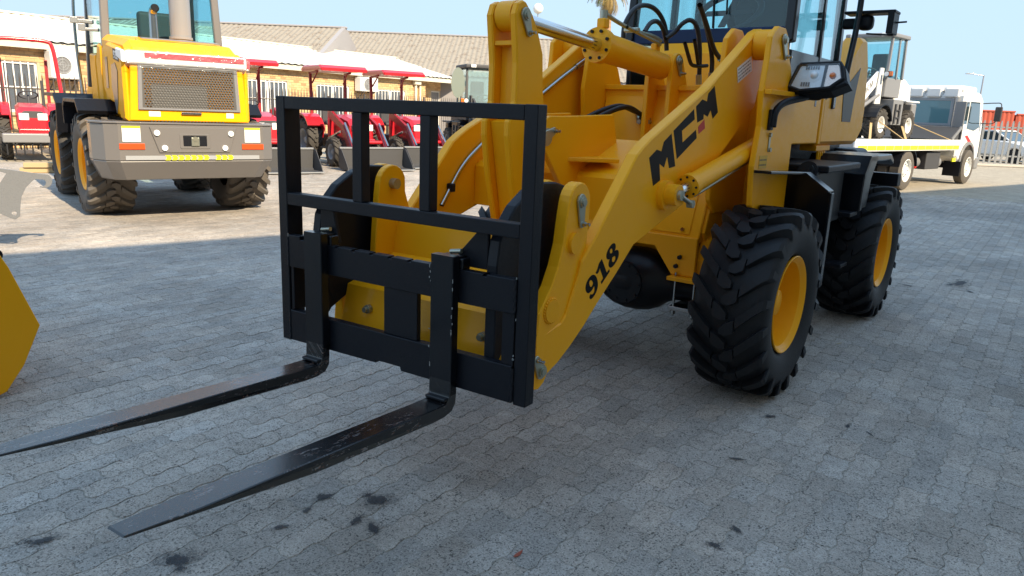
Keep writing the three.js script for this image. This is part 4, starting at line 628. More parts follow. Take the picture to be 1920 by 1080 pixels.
  mesh('door_hinges', [bb(0.74, 0.98, 2.42, 2.47, 0.98, 1.05, 0.01), bb(0.74, 0.98, 2.30, 2.34, 0.6, 0.66, 0.01), bx(0.09, 0.08, 0.06, 0.98, 2.45, 0.98), bx(0.08, 0.09, 0.06, 0.95, 2.34, 0.62)], mat.galv, CB);
  for (const s of [1, -1]) {
    mesh('rear_mudguard', [plateX([[-0.30, 1.30], [-0.12, 1.44], [0.86, 1.44], [0.98, 1.36], [0.98, 1.10], [0.93, 1.10], [0.93, 1.33], [0.84, 1.39], [-0.10, 1.39], [-0.26, 1.26]].reverse(), ...R(s, 0.60, 1.13), 0.008), plateX([[-0.26, 1.12], [-0.26, 1.42], [0.5, 1.42], [0.5, 1.12]].reverse(), ...R(s, 0.56, 0.60), 0.006)], mat.black, P);
    mesh('step_tank', bb(...R(s, 0.48, 1.0), 0.55, 1.25, 0.72, 1.45, 0.03), mat.black, P);
    mesh('front_mudguard', plateX([[1.62, 0.95], [1.50, 1.36], [1.75, 1.50], [2.7, 1.50], [2.7, 1.45], [1.78, 1.45], [1.58, 1.34], [1.70, 0.95]].reverse(), ...R(s, 0.62, 1.14), 0.008), mat.black, P);
    mesh('boom_arm', plateX([[2.2, 2.1], [2.0, 1.9], [3.6, 0.9], [3.9, 0.4], [4.0, 0.5], [3.8, 1.1]], ...R(s, 0.42, 0.50), 0.01), Yl, P);
  }
}
// ---- white loader on the flatbed and dark loader by the brick wall
const whiteLoader = thing('wheel_loader', 'small white and grey wheel loader strapped down on the flatbed truck', 'wheel loader', [7.95, 1.15, -18.35], -47.4); whiteLoader.scale.setScalar(0.87);
compactLoader(whiteLoader, { body: mat.white, trim: mat.grey, cabMat: mat.grey, tyre: mat.rubberDark, rim: mat.label, letters: true, wheelbase: 1.85, ws: 0.80 });
const darkLoader = thing('wheel_loader', 'dark grey loader with glass cab, half hidden behind the yellow boom', 'wheel loader', [-0.9, 0, -23.2], 20);
compactLoader(darkLoader, { body: mat.darkGrey, trim: mat.black, cabMat: mat.darkGrey, tyre: mat.rubberDark, rim: mat.grey, glass: phys(C(0.75, 0.88, 0.9), 0.04, { transmission: 0.85, thickness: 0 }) });
bucket(darkLoader, mat.darkGrey, 1.7, 1.05, 0.06, mat.grey);
mesh('round_mirror', [new THREE.CylinderGeometry(0.26, 0.26, 0.03, 32).rotateX(Math.PI / 2).scale(0.8, 1.7, 1).translate(-0.92, 2.25, -0.30)], phys(C(0.45, 0.5, 0.42), 0.1, { metalness: 0.6 }), darkLoader);

// ---- red tractors with front loaders
function tractor(pos, label, { canopy = true, loader = true, hoop = false, turn = 35, guard = false }) {
  const P = thing('tractor', label, 'tractor', pos, turn, 'red tractors parked along the fence');
  const R = (s, a, b) => s > 0 ? [a, b] : [-b, -a];
  for (const s of [1, -1]) {
    const fw = wheel(P, s * 0.55, 0.36, 0, { tyre: mat.rubberDark, rim: mat.greyPale, scale: 0.69, wide: 0.75, lugs: 14 });
    const rw = wheel(P, s * 0.60, 0.56, -1.62, { tyre: mat.rubberDark, rim: mat.greyPale, scale: 1.07, wide: 0.8, lugs: 16 });
    mesh('mudguard', [plateX([...arc(-1.62, 0.56, 0.68, 170, 35, 10), ...arc(-1.62, 0.56, 0.63, 35, 170, 10)], ...R(s, 0.40, 0.82), 0.006), plateX([...arc(-1.62, 0.56, 0.66, 165, 30, 10), [-1.2, 0.6], [-1.9, 0.6]], ...R(s, 0.38, 0.41), 0.004)], mat.redPaint, P);
    mesh('headlight', bb(...R(s, 0.08, 0.27), 0.88, 1.03, 0.405, 0.44, 0.04), mat.label, P);
    if (canopy || hoop) mesh('roll_post', [bar([s * 0.46, 0.95, -1.75], [s * 0.47, 2.26, -1.80], 0.07, 0.05), ...(canopy ? [bar([s * 0.46, 2.24, -1.80], [s * 0.44, 2.28, -1.35], 0.05, 0.05)] : [])], mat.redDeep, P);
    mesh('step', bb(...R(s, 0.30, 0.56), 0.40, 0.43, -0.95, -0.55, 0.006), mat.darkGrey, P);
  }
  mesh('hood', plateX([[-0.75, 0.72], [-0.75, 1.24], [-0.2, 1.24], [0.25, 1.16], [0.42, 1.02], [0.44, 0.66], [0.1, 0.60]], -0.30, 0.30, 0.07), mat.redPaint, P);
  mesh('grille', plateZ(rrect(-0.22, 0.72, 0.22, 1.08, 0.08), 0.40, 0.425, 0.008), mat.darkGrey, P);
  mesh('bumper', bb(-0.30, 0.30, 0.56, 0.70, 0.30, 0.50, 0.03), mat.redPaint, P);
  mesh('chassis', bb(-0.22, 0.22, 0.36, 0.72, -1.9, 0.35, 0.03), mat.darkGrey, P);
  mesh('front_axle', rod([-0.5, 0.36, 0], [0.5, 0.36, 0], 0.06), mat.darkGrey, P);
  mesh('seat', [bb(-0.22, 0.22, 0.95, 1.05, -1.75, -1.35, 0.04), bb(-0.21, 0.21, 1.03, 1.42, -1.80, -1.70, 0.04)], mat.interior, P);
  mesh('steering_wheel', [new THREE.TorusGeometry(0.19, 0.016, 8, 24).rotateX(1.1).translate(0, 1.42, -0.95), rod([0, 1.1, -0.8], [0, 1.42, -0.95], 0.025)], mat.interior, P);
  mesh('exhaust_pipe', rod([0.24, 1.1, 0.0], [0.24, 1.75, 0.0], 0.025), mat.darkGrey, P);
  if (canopy) { const C2 = mesh('canopy', plateX([[-2.05, 2.28], [-2.08, 2.34], [-1.95, 2.42], [-0.75, 2.42], [-0.62, 2.35], [-0.64, 2.28], [-0.80, 2.30], [-1.90, 2.30]], -0.62, 0.62, 0.03), mat.redPaint, P); for (const s of [1, -1]) mesh('canopy_brace', bar([s * 0.42, 2.0, -1.79], [s * 0.40, 2.28, -1.45], 0.03, 0.03), mat.redDeep, C2); }
  if (hoop) mesh('roll_hoop', tube([[-0.60, 1.0, -1.0], [-0.62, 1.9, -1.1], [-0.60, 2.52, -1.15], [-0.48, 2.66, -1.16], [0, 2.68, -1.16], [0.48, 2.66, -1.16], [0.60, 2.52, -1.15], [0.66, 1.9, -1.1], [0.72, 1.0, -1.0]], 0.045, 80, 10), mat.redPaint, P);
  if (loader) {
    for (const s of [1, -1]) { const A = mesh('loader_arm', plateX([[-0.62, 1.28], [-0.50, 1.36], [0.35, 1.02], [0.95, 0.34], [0.90, 0.22], [0.80, 0.26], [0.25, 0.90], [-0.60, 1.16]], ...R(s, 0.40, 0.47), 0.006), mat.redDeep, P);
      mesh('arm_post', bb(...R(s, 0.36, 0.46), 0.55, 1.32, -0.66, -0.52, 0.01), mat.redPaint, P);
      mesh('arm_cylinder', [rod([s * 0.50, 0.66, -0.5], [s * 0.50, 0.85, 0.25], 0.03), rod([s * 0.44, 1.06, 0.40], [s * 0.44, 0.55, 0.92], 0.025)], mat.steel, P); }
    mesh('arm_cross_bar', rod([-0.45, 0.62, 0.62], [0.45, 0.62, 0.62], 0.045), mat.redPaint, P);
    bucket(P, mat.darkGrey, 1.62, 0.95, 0.03, mat.galv);
    mesh('coupler', [bb(-0.62, 0.62, 0.42, 0.47, 0.90, 0.94, 0.006), bb(-0.62, 0.62, 0.30, 0.36, 0.90, 0.94, 0.006)], mat.redPaint, P);
  }
  if (guard) { mesh('front_weight', [bb(-0.62, 0.62, 0.40, 0.60, 0.46, 0.70, 0.03)], mat.grey, P); for (let i = 0; i < 8; i++) mesh('weight_tine', bar([-0.55 + i * 0.157, 0.42, 0.62], [-0.55 + i * 0.157, 0.14, 0.66], 0.03, 0.03), mat.black, P); }
  return P;
}
tractor([-11.0, 0, -17.2], 'red tractor with round hoop frame at the left edge, facing the camera', { canopy: false, loader: false, hoop: true, guard: true });
tractor([-5.75, 0, -17.1], 'red tractor just behind the right shoulder of the sunlit yellow loader', {});
tractor([-4.0, 0, -18.7], 'red tractor with canopy left of the wall air conditioner, wheels seen through the guard frame', {});
tractor([-2.72, 0, -20.15], 'rightmost red tractor with canopy, beside the dark loader', {});
// ================================================================ BUILDINGS, FENCES, TRUCK, TREES
const brickMat = std(C(1, 1, 1), 0.9, 0, { vertexColors: true, bumpMap: concreteBump, bumpScale: 0.002 });
function brickField(x0, x1, y0, y1, z, openings, seed) {     // real bricks, joined
  const r = mulberry(seed), p = [], c = [], n = []; const L = 0.225, H = 0.076, J = 0.012;
  const quad = (a, b, d, e, nn, col) => { for (const q of [a, b, d, a, d, e]) { p.push(...q); n.push(...nn); c.push(...col); } };
  let row = 0; for (let y = y0; y + H < y1; y += H + J, row++) for (let x = x0 - (row & 1 ? L / 2 : 0); x < x1; x += L + J) {
    const a = Math.max(x0, x), b = Math.min(x1, x + L); if (b - a < 0.04) continue;
    if (openings.some(o => b > o[0] - 0.01 && a < o[1] + 0.01 && y + H > o[2] - 0.01 && y < o[3] + 0.01)) continue;
    const t = 0.85 + r() * 0.3, k = r(), col = k < 0.2 ? [0.50 * t, 0.30 * t, 0.15 * t] : [0.62 * t, 0.41 * t, 0.21 * t], zf = z + 0.010 + r() * 0.004, zb = z;
    quad([a, y, zf], [b, y, zf], [b, y + H, zf], [a, y + H, zf], [0, 0, 1], col); quad([a, y + H, zf], [b, y + H, zf], [b, y + H, zb], [a, y + H, zb], [0, 1, 0], col); quad([a, y, zb], [b, y, zb], [b, y, zf], [a, y, zf], [0, -1, 0], col); quad([a, y, zb], [a, y, zf], [a, y + H, zf], [a, y + H, zb], [-1, 0, 0], col); quad([b, y, zf], [b, y, zb], [b, y + H, zb], [b, y + H, zf], [1, 0, 0], col);
  }
  const g = new THREE.BufferGeometry(); g.setAttribute('position', new THREE.Float32BufferAttribute(p, 3)); g.setAttribute('normal', new THREE.Float32BufferAttribute(n, 3)); g.setAttribute('color', new THREE.Float32BufferAttribute(c, 3));
  const uv = []; for (let i = 0; i < p.length; i += 3) uv.push(p[i], p[i + 1]); g.setAttribute('uv', new THREE.Float32BufferAttribute(uv, 2)); return g;
}
function corrugated(x0, x1, za, ya, zb, yb, pitch, depth, seg = 6) {   // sheet running from (ya, za) up to (yb, zb)
  const n = Math.round((x1 - x0) / pitch) * seg, p = [], idx = [];
  for (let i = 0; i <= n; i++) { const x = x0 + (x1 - x0) * i / n, d = depth * 0.5 * Math.cos(i / seg * Math.PI * 2); p.push(x, ya + d, za, x, yb + d, zb); if (i < n) { const k = i * 2; idx.push(k, k + 2, k + 1, k + 1, k + 2, k + 3); } }
  const g = new THREE.BufferGeometry(); g.setAttribute('position', new THREE.Float32BufferAttribute(p, 3)); g.setIndex(idx);
  const uv = []; for (let i = 0; i < p.length; i += 3) uv.push(p[i] * 0.3, p[i + 2] * 0.3); g.setAttribute('uv', new THREE.Float32BufferAttribute(uv, 2)); g.computeVertexNormals(); return g;
}
{
  const B = thing('brick_building', 'long low brick workshop with barred white windows under a cream sheet roof', 'building', [-18.862, 0, -12.267], 57);
  const openings = [[8.7, 10.45, 0.95, 2.27], [17.25, 19.0, 0.95, 2.22], [20.4, 22.1, 0.95, 2.20], [23.6, 25.45, 0.95, 2.15], [27.95, 28.6, 0.0, 2.24], [31, 32.8, 0.95, 2.2], [35, 36.8, 0.95, 2.2], [12.8, 14.4, 0.95, 2.2]];
  const mortar = std(C(0.50, 0.40, 0.27), 0.95);
  mesh('wall', plateZ([[4, 0], [26.8, 0], [26.8, 2.72], [4, 2.72]], -0.22, 0, 0, openings.filter(o => o[0] < 26).map(o => [[o[0], o[2]], [o[1], o[2]], [o[1], o[3]], [o[0], o[3]]])), mortar, B);
  mesh('wall', plateZ([[26.8, 0], [27.95, 0], [27.95, 2.24], [28.6, 2.24], [28.6, 0], [48, 0], [48, 2.72], [26.8, 2.72]], -0.82, -0.6, 0, openings.filter(o => o[0] > 30).map(o => [[o[0], o[2]], [o[1], o[2]], [o[1], o[3]], [o[0], o[3]]])), mortar, B);
  mesh('wall_return', bb(26.6, 26.8, 0, 2.72, -0.6, 0, 0), mortar, B); mesh('back_wall', bb(4, 48, 0, 3.4, -9.2, -9.0, 0), mortar, B);
  mesh('brickwork', brickField(4, 26.8, 0, 2.7, 0, openings, 5), brickMat, B).userData.kind = 'stuff';
  mesh('brickwork', brickField(26.8, 48, 0, 2.7, -0.6, openings, 6), brickMat, B).userData.kind = 'stuff';
  const cream = std(C(0.62, 0.58, 0.48), 0.7), creamRoof = std(C(0.66, 0.62, 0.52), 0.6);
  mesh('fascia', bb(3.6, 48.4, 2.62, 2.80, 0.24, 0.28, 0.004), cream, B); mesh('soffit', bb(3.6, 48.4, 2.70, 2.725, -0.8, 0.24, 0), cream, B);
  mesh('gutter_clips', Array.from({ length: 90 }, (_, i) => bb(4 + i * 0.5, 4.06 + i * 0.5, 2.80, 2.83, 0.24, 0.30, 0)), mat.darkGrey, B).userData.kind = 'stuff';
  mesh('sheet_roof', corrugated(3.5, 48.5, 0.34, 2.84, -4.2, 3.86, 0.3, 0.03), creamRoof, B); mesh('sheet_roof', corrugated(3.5, 48.5, -4.2, 3.86, -9.3, 3.3, 0.3, 0.03), creamRoof, B);
  mesh('ridge_cap', bb(3.5, 48.5, 3.84, 3.90, -4.35, -4.05, 0.01), cream, B);
  const frameM = std(C(0.78, 0.78, 0.76), 0.5), glassW = phys(C(0.10, 0.12, 0.15), 0.12, { clearcoat: 1, clearcoatRoughness: 0.05 });
  for (const o of openings) {
    const z = o[0] > 26.5 ? -0.6 : 0, w = sub('window', B), fr = (a, b, c, d) => bb(a, b, c, d, z - 0.10, z - 0.03, 0.005), mid = (o[0] + o[1]) / 2;
    if (o[2] === 0) { w.name = 'door'; mesh('leaf', bb(o[0] + 0.03, o[1] - 0.03, 0.02, o[3] - 0.03, z - 0.12, z - 0.06, 0.004), mat.grey, w); mesh('frame', [fr(o[0], o[0] + 0.04, 0, o[3]), fr(o[1] - 0.04, o[1], 0, o[3]), fr(o[0], o[1], o[3] - 0.04, o[3])], frameM, w); continue; }
    for (const [a, b, c, d] of [[o[0], o[0] + 0.06, o[2], o[3]], [o[1] - 0.06, o[1], o[2], o[3]], [mid - 0.04, mid + 0.04, o[2], o[3]], [o[0], o[1], o[3] - 0.06, o[3]], [o[0], o[1], o[2], o[2] + 0.06]]) mesh('frame', fr(a, b, c, d), frameM, w);
    mesh('pane', bb(o[0] + 0.06, mid - 0.04, o[2] + 0.06, o[3] - 0.06, z - 0.075, z - 0.065, 0), glassW, w); mesh('pane', bb(mid + 0.04, o[1] - 0.06, o[2] + 0.06, o[3] - 0.06, z - 0.075, z - 0.065, 0), glassW, w);
    for (let x = o[0] + 0.2; x < o[1] - 0.1; x += 0.19) mesh('burglar_bar', bb(x - 0.016, x + 0.016, o[2], o[3], z - 0.022, z - 0.004, 0), frameM, w);
    mesh('burglar_rail', bb(o[0], o[1], (o[2] + o[3]) / 2 - 0.015, (o[2] + o[3]) / 2 + 0.015, z - 0.03, z - 0.022, 0), frameM, w);
    mesh('sill', bb(o[0] - 0.05, o[1] + 0.05, o[2] - 0.09, o[2] - 0.005, z - 0.05, z + 0.07, 0.006), mortar, w);
  }
  mesh('downpipe', [rod([26.05, 0, 0.08], [26.05, 2.6, 0.08], 0.06), bb(25.9, 26.3, 2.45, 2.7, 0.02, 0.2, 0.02)], cream, B);
  mesh('downpipe', [rod([26.35, 0, 0.08], [26.35, 2.4, 0.08], 0.05)], cream, B);
  // air conditioners on the wall
  for (const [x, y, w, h, lab] of [[22.82, 2.30, 1.0, 0.56, 'white wall air conditioner between two red tractor canopies'], [11.0, 2.24, 0.78, 0.74, 'white wall air conditioner beside the left red tractor hoop']]) {
    const c = V(x, 0, 0.0).applyAxisAngle(V(0, 1, 0), 57 * D2R), A = thing('air_conditioner', lab, 'air conditioner', [-18.862 + c.x, y, -12.267 + c.z], 57, 'wall air conditioners');
    mesh('case', bb(-w / 2, w / 2, -h / 2, h / 2, 0.08, 0.42, 0.03), mat.white, A);
    const f = mesh('fan_guard', [new THREE.TorusGeometry(0.22, 0.012, 8, 36).translate(-0.08, 0, 0.43), new THREE.TorusGeometry(0.14, 0.008, 6, 30).translate(-0.08, 0, 0.432), new THREE.TorusGeometry(0.07, 0.008, 6, 24).translate(-0.08, 0, 0.432), bb(-0.30, 0.14, -0.008, 0.008, 0.425, 0.436, 0), bb(-0.088, -0.072, -0.22, 0.22, 0.425, 0.436, 0)], mat.greyPale, A);
    mesh('fan', disc(-0.08, 0, 0.415, 0.21, 0.02, 'z', 36), mat.grey, A); for (const s of [-0.3, 0.3]) mesh('wall_bracket', [bb(s - 0.02, s + 0.02, -h / 2 - 0.05, -h / 2, 0.0, 0.42, 0.003), bar([s, -h / 2 - 0.3, 0.02], [s, -h / 2 - 0.03, 0.36], 0.03, 0.03)], mat.darkGrey, A);
  }
  // black palisade fence in front of the workshop
  const F = thing('palisade_fence', 'black spiked palisade fence in front of the brick workshop, behind the red tractors', 'fence', [-18.862, 0, -12.267], 57);
  const paleG = plateZ([[-0.013, 0.1], [0.013, 0.1], [0.013, 1.80], [0, 1.92], [-0.013, 1.80]], 2.2, 2.215, 0);
  for (let i = 0; i < 236; i++) { const m = mesh('pale', paleG, mat.fencePaint, F); m.position.x = 6 + i * 0.13; }
  for (const y of [0.35, 1.55]) mesh('rail', bb(6, 36.7, y, y + 0.03, 2.18, 2.2, 0), mat.fencePaint, F);
  for (let x = 7; x < 37; x += 3) mesh('post', bb(x - 0.03, x + 0.03, 0, 1.75, 2.12, 2.18, 0), mat.fencePaint, F);
}
{
  const roofTan = std(C(0.33, 0.29, 0.235), 0.9, 0, { map: rustTint }), gable = std(C(0.30, 0.29, 0.30), 0.9), pale = std(C(0.50, 0.46, 0.39), 0.9);
  const S = thing('warehouse', 'nearer tan roofed warehouse with a grey gable end behind the brick workshop', 'building', [0, 0, 0], 0);
  mesh('roof', corrugated(-30, -8.6, -33, 3.4, -38, 5.08, 0.25, 0.032), roofTan, S); mesh('roof', corrugated(-30, -8.6, -38, 5.08, -43, 3.4, 0.25, 0.032), roofTan, S);
  mesh('gable', plateX([[-33, 0], [-33, 3.42], [-38, 5.12], [-43, 3.42], [-43, 0]], -8.75, -8.55, 0), gable, S); mesh('wall', bb(-30, -8.8, 0, 3.36, -33.2, -33.0, 0), gable, S); mesh('ridge_cap', bb(-30, -8.5, 5.06, 5.14, -38.15, -37.85, 0.02), gable, S);
  const r = mulberry(33); const faded = []; for (let i = 0; i < 240; i++) { const t = r(), k = r() < 0.65 ? 0.58 + r() * 0.26 : 0.10 + r() * 0.2, x = -29.9 + Math.round(t * 60) * 0.25 + 0.02, w = 0.07 + r() * 0.07, L = 0.15 + r() * 0.55; const q = (xx, kk) => [xx, 3.4 + 1.68 * kk + 0.035, -33 - 5 * kk]; const a = q(x, k), b = q(x + w, k), c = q(x + w, k + L * 0.3), d = q(x, k + L * 0.3); const g = new THREE.BufferGeometry(); g.setAttribute('position', new THREE.Float32BufferAttribute([...a, ...b, ...c, ...a, ...c, ...d], 3)); g.computeVertexNormals(); faded.push(g); }
  const fp = mesh('faded_roof_paint', faded, pale, S); fp.userData.kind = 'stuff';
  const T = thing('warehouse', 'farther tan corrugated warehouse roof beyond the grey gable', 'building', [0, 0, 0], 0);
  mesh('roof', corrugated(-13, 12, -36.5, 3.0, -44, 5.46, 0.25, 0.032), roofTan, T); mesh('roof', corrugated(-13, 12, -44, 5.46, -51, 3.0, 0.25, 0.032), roofTan, T); mesh('wall', bb(-13, 12, 0, 3.0, -36.8, -36.6, 0), gable, T); mesh('ridge_cap', bb(-13, 12, 5.44, 5.52, -44.15, -43.85, 0.02), gable, T);
}
// ---- flatbed truck
{
  const P = thing('flatbed_truck', 'white flatbed recovery truck with yellow reflective stripe, carrying the white loader', 'truck', [8.63, 0, -19.03], 132.6);
  const W = mat.white, R = (s, a, b) => s > 0 ? [a, b] : [-b, -a];
  const tw = toCreasedNormals(latheX([[-0.12, 0.27], [-0.13, 0.40], [-0.10, 0.46], [0.10, 0.46], [0.13, 0.40], [0.12, 0.27]], 40), 0.6), tr = toCreasedNormals(latheX([[0.12, 0.275], [0.125, 0.26], [0.06, 0.25], [0.04, 0.12], [0.09, 0.10], [0.10, 0.0]].reverse(), 36), 0.5);
  const tyreT = std(C(0.09, 0.08, 0.07), 0.85);
  for (const s of [1, -1]) for (const z of [-0.0, 4.35]) { const g = sub('wheel', P, s * 1.0, 0.46, z); if (s < 0) g.rotation.y = Math.PI; mesh('tyre', tw, tyreT, g); mesh('rim', tr, mat.label, g); for (let i = 0; i < 8; i++) mesh('wheel_nut', disc(0.075, 0.15 * Math.cos(i * 0.785), 0.15 * Math.sin(i * 0.785), 0.018, 0.03, 'x', 6), mat.grey, g); if (z === 0) { const g2 = sub('wheel', P, s * 0.72, 0.46, z); mesh('tyre', tw, tyreT, g2); } }
  mesh('chassis', [bb(-0.42, 0.42, 0.62, 0.86, -2.6, 5.0, 0.02), rod([-0.9, 0.46, 0], [0.9, 0.46, 0], 0.08), rod([-0.9, 0.46, 4.35], [0.9, 0.46, 4.35], 0.07)], mat.black, P);
  const BD = sub('bed', P);
  mesh('deck', bb(-1.1, 1.1, 1.02, 1.15, -3.1, 3.35, 0.01), mat.greyPale, BD); mesh('side_rail', bb(-1.15, -1.102, 0.93, 1.20, -3.1, 3.4, 0.01), W, BD); mesh('side_rail', bb(1.102, 1.15, 0.93, 1.20, -3.1, 3.4, 0.01), W, BD);
  for (let i = 0; i < 13; i++) mesh('reflective_stripe', bb(-1.156, -1.1505, 0.955, 1.055, -2.95 + i * 0.48, -2.50 + i * 0.48, 0), mat.limeTape, BD);
  mesh('bulkhead', plateX([[3.25, 1.2], [3.25, 1.52], [2.6, 1.2]], -1.1, 1.1, 0.004), mat.darkGrey, BD);
  mesh('headboard', [bb(-1.12, 1.12, 1.2, 1.54, 3.36, 3.42, 0.01), bar([-1.1, 1.2, 2.75], [-1.1, 1.52, 3.34], 0.05, 0.08), bb(-1.12, -0.86, 1.2, 2.2, 3.36, 3.42, 0.01)], mat.grey, BD);
  const CB = sub('cab', P);
  mesh('shell', plateX([[3.5, 0.75], [3.5, 2.35], [3.62, 2.47], [4.7, 2.47], [5.0, 2.30], [5.28, 1.55], [5.32, 0.85], [5.25, 0.6], [4.82, 0.6], ...arc(4.35, 0.55, 0.56, 10, 170, 8), [3.75, 0.6]], -1.03, 1.03, 0.05), W, CB);
  mesh('roof_pod', [bb(-0.95, 0.95, 2.45, 2.62, 3.55, 4.6, 0.07), ...[-0.7, -0.25, 0.2, 0.65].map(x => bb(x - 0.19, x + 0.19, 2.30, 2.56, 3.42, 3.60, 0.05))], W, CB);
  mesh('rear_window', bb(-0.70, 0.78, 1.62, 2.22, 3.485, 3.497, 0), phys(C(0.10, 0.22, 0.25), 0.05, { clearcoat: 1, clearcoatRoughness: 0.02 }), CB); mesh('rear_window_frame', plateZ([[-0.78, 1.55], [0.86, 1.55], [0.86, 2.28], [-0.78, 2.28]], 3.475, 3.492, 0.004, [[[-0.70, 1.62], [0.78, 1.62], [0.78, 2.22], [-0.70, 2.22]]]), mat.greyPale, CB);
  for (const s of [1, -1]) { mesh('door_window', plateX([[3.98, 1.50], [3.98, 2.22], [4.72, 2.22], [5.0, 1.55], [4.6, 1.45]], ...R(s, 1.031, 1.038), 0), mat.glassDark, CB); mesh('quarter_window', plateX([[3.66, 1.62], [3.66, 2.20], [3.90, 2.20], [3.90, 1.62]], ...R(s, 1.031, 1.038), 0), mat.glassDark, CB); mesh('door_graphic', plateX([[3.95, 1.30], [4.15, 1.32], [4.9, 0.98], [4.85, 0.88], [4.4, 1.08]], ...R(s, 1.031, 1.036), 0), mat.red, CB); mesh('wheel_arch', plateX([...arc(4.35, 0.55, 0.60, 5, 175, 10), ...arc(4.35, 0.55, 0.52, 175, 5, 10)], ...R(s, 1.0, 1.07), 0.004), mat.grey, CB);
    mesh('mirror', [bb(...R(s, 1.34, 1.52), 1.72, 2.12, 5.02, 5.09, 0.03), tube([[s * 1.03, 2.2, 5.0], [s * 1.3, 2.22, 5.06], [s * 1.46, 2.2, 5.06], [s * 1.48, 2.0, 5.06]], 0.014, 24, 8), tube([[s * 1.03, 1.66, 5.1], [s * 1.3, 1.66, 5.08], [s * 1.42, 1.75, 5.06]], 0.012, 16, 8)], mat.darkGrey, CB); }
  mesh('windscreen', bar([0, 1.58, 5.30], [0, 2.30, 5.02], 1.8, 0.01, 0), mat.glassDark, CB); mesh('grille', bb(-0.6, 0.6, 0.9, 1.25, 5.33, 5.35, 0.004), mat.darkGrey, CB); mesh('bumper', bb(-1.05, 1.05, 0.38, 0.72, 5.1, 5.42, 0.05), mat.grey, CB);
  mesh('exhaust_stack', rod([-0.86, 0.9, 3.45], [-0.86, 2.3, 3.45], 0.06), mat.galv, P);
  mesh('toolbox', bb(-1.05, -0.55, 0.45, 0.88, 1.35, 2.3, 0.02), mat.darkGrey, P); mesh('air_tank', rod([-0.8, 0.62, 0.95], [-0.8, 0.62, 1.3], 0.14, 0.14, 24), mat.grey, P); mesh('air_tank', rod([-0.8, 0.60, 2.35], [-0.8, 0.60, 2.75], 0.15, 0.15, 24), mat.grey, P);
  mesh('fire_extinguisher', rod([-1.0, 0.52, 0.72], [-1.0, 0.86, 0.50], 0.07, 0.07, 20), mat.red, P); mesh('mud_flap', bb(-1.15, -0.72, 0.22, 0.62, 3.62, 3.64, 0), mat.black, P); mesh('side_marker', bb(-1.10, -1.06, 0.62, 0.72, 3.1, 3.35, 0.006), mat.limeTape, P);
  mesh('rear_mudguard', plateX([...arc(0, 0.46, 0.56, 170, 10, 10), ...arc(0, 0.46, 0.53, 10, 170, 10)], -1.14, -0.56, 0.003), mat.black, P);
  const strapM = std(C(0.50, 0.36, 0.18), 0.8);
  for (const [a, b, lab] of [[[-0.66, 1.62, -1.0], [-1.1, 1.2, -0.45], 'orange strap running down from the white loader front wheel towards mid bed'], [[-0.66, 1.55, 0.45], [-1.1, 1.2, -0.3], 'orange strap running down from the white loader rear wheel towards mid bed'], [[-0.66, 1.62, 0.75], [-1.1, 1.2, 2.6], 'long orange strap from the white loader rear wheel towards the truck cab'], [[-0.66, 1.55, -1.3], [-1.1, 1.2, -2.3], 'orange strap from the white loader front wheel to the tail of the bed']]) { const o = V(a[0], a[1], a[2]).applyAxisAngle(V(0, 1, 0), 132.6 * D2R), e = V(...b).applyAxisAngle(V(0, 1, 0), 132.6 * D2R); solo('tie_down_strap', bar([8.63 + o.x, o.y, -19.03 + o.z], [8.63 + e.x, e.y, -19.03 + e.z], 0.05, 0.012, 0.002), strapM, lab, 'strap', 'tie-down straps on the truck bed'); }
}
